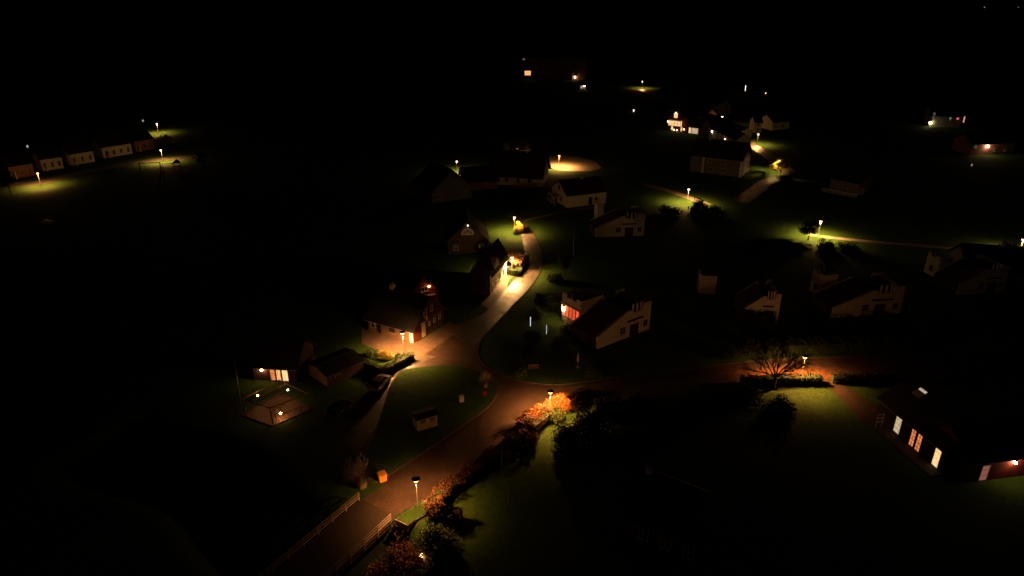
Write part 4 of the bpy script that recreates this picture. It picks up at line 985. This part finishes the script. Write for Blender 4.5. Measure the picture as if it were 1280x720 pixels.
x, y = g(207,180); shrub('yellow green bush lit by the lamp behind the far end house', x, y, 4.0, 3.4, M_leafy, 1500, .22)
x, y = g(1255,326); tree('round dark tree standing on the lit lawn at the right edge', x, y, 4.6, 2.2, M_leafd, 1800, .17)
x, y = g(14,243); tree('dark tree at the left edge in front of the far lit green', x, y, 6.5, 2.6, M_leafd, 1400, .22)

for (px, py, R_, h_, lab) in ((690,325,1.5,1.2,'dark low shrub right of the street kerb, opposite the lamp garden'),(694,352,1.9,1.6,'dark shrub right of the street, just above the round tree'),
        (676,376,1.5,1.1,'low dark shrub on the verge where the bright street patch ends'),(720,375,2.2,1.8,'dark shrub behind the red windowed wing'),(664,425,2.0,1.5,'dark shrub below the two tube lights'),(700,436,2.2,1.8,'dark shrub in front of the red windowed house roof'),(640,440,1.8,1.4,'dark shrub at the left end of the junction lawn')):
    x, y = g(px, py); shrub(lab, x, y, R_, h_, M_leafd, 1900, .11)
def litter(label, c, rx, ry, n, z=.04):
    x, y = g(*c); P_ = np.stack([x+RNG.normal(size=n)*rx, y+RNG.normal(size=n)*ry, np.full(n, z)+RNG.random(n)*.02], 1)
    a = RNG.random(n)*6.28; s_ = (.05+.05*RNG.random(n))[:,None]; A_ = np.stack([np.cos(a), np.sin(a), RNG.normal(size=n)*.2], 1)*s_; B_ = np.stack([-np.sin(a), np.cos(a), RNG.normal(size=n)*.2], 1)*s_*.7
    V_ = np.stack([P_-A_, P_-B_, P_+A_, P_+B_], 1).reshape(-1,3); me = bpy.data.meshes.new('fallen_leaves'); me.from_pydata(V_.tolist(), [], [(4*i,4*i+1,4*i+2,4*i+3) for i in range(n)])
    me.materials.append(M_leafo if n > 5000 else M_leafr); o = bpy.data.objects.new('fallen_leaves', me); C.objects.link(o); tag(o, label, 'leaf litter'); o['kind'] = 'stuff'
litter('fallen orange leaves on the road under the bare tree', (985,468), 4.5, .9, 5200)
litter('fallen leaves on the road edge along the autumn hedge', (640,545), 3.5, 3.0, 500)
litter('fallen leaves on the street by the lamp garden', (668,330), 2.0, 8.0, 1500, .06)
litter('fallen leaves on the lawn by the bare tree', (985,492), 5.0, 3.0, 700)
litter('fallen leaves around the foot of the nearest lamp', (535,640), 4.0, 3.0, 450)
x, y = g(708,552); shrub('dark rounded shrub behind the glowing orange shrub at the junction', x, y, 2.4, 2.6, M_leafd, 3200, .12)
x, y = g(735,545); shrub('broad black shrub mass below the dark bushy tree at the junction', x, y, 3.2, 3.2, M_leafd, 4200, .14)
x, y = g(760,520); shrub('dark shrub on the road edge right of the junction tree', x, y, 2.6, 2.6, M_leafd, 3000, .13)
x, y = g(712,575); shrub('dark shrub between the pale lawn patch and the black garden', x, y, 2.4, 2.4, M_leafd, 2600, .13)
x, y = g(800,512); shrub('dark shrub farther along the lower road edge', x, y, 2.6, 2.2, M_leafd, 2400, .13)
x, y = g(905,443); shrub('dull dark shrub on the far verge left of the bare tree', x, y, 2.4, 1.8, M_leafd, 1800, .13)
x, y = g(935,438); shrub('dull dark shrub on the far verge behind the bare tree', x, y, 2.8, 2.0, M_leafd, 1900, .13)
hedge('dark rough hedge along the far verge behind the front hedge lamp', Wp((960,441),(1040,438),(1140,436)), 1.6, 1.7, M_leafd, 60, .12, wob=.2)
gabled('almost black house on the bottom right lawn, faint white window posts', g(775,668), g(850,700), 8, 3.0, 6.0, 'x', M_dark, M_slate, [W('f',2,.6,1.1,1.8), W('f',4.4,.6,1.1,1.8), W('f',6.8,.6,1.1,1.8)], name='garden_house', chim=(1.2,4,5.2,6.8))
for (px, py, lab) in ((38,196,'tiny white light behind the left end of the far row'), (181,162,'tiny white light left of the lamp behind the far row')):
    x, y = g(px, py); r = thing('garden_light', lab, 'light', (x, y, 0), 0, 'small far lights')  # glowing lamps added where only small reflections show
    k = MB(); k.tube((0,0,0), (0,0,3.2), .06); k.build('stem', M_black, r)
    k = MB(); k.lathe([(.05,3.2),(.3,3.3),(.3,4.0),(.05,4.1)], 10); k.build('lamp_glass', emat('gls_%d' % px, (.8,.75,.65), .4), r)
# ------------------------------------------------------------------ fallen leaves, world, added faint sun, camera
sc = bpy.context.scene
w = bpy.data.worlds.new('World'); sc.world = w; w.use_nodes = True
nt = w.node_tree; bg = nt.nodes['Background']; sky = nt.nodes.new('ShaderNodeTexSky'); sky.sky_type = 'NISHITA'; sky.sun_disc = False
sky.sun_elevation = math.radians(6); sky.sun_rotation = math.radians(200); nt.links.new(sky.outputs[0], bg.inputs[0]); bg.inputs[1].default_value = .00035
sl_ = bpy.data.lights.new('faint_fill_sun', 'SUN'); sl_.energy = .0009; sl_.angle = math.radians(.5); sl_.color = (.8, .88, 1)
so = bpy.data.objects.new('faint_fill_sun', sl_); C.objects.link(so); so.rotation_euler = (math.radians(84), 0, math.radians(-20))  # very weak sun added as fill, no moon is up
cam = bpy.data.cameras.new('camera'); cam.sensor_width = 36; cam.lens = F/1280*36; cam.clip_end = 20000; cam.clip_start = .5
co = bpy.data.objects.new('camera', cam); C.objects.link(co); co.location = (0, 0, CAMH); co.rotation_euler = (math.radians(90)-TH, 0, 0)
sc.camera = co
sc.view_settings.view_transform = 'Standard'; sc.view_settings.look = 'None'; sc.view_settings.exposure = 0; sc.view_settings.gamma = 1
sc.view_settings.use_curve_mapping = False
sc.render.engine = 'CYCLES'
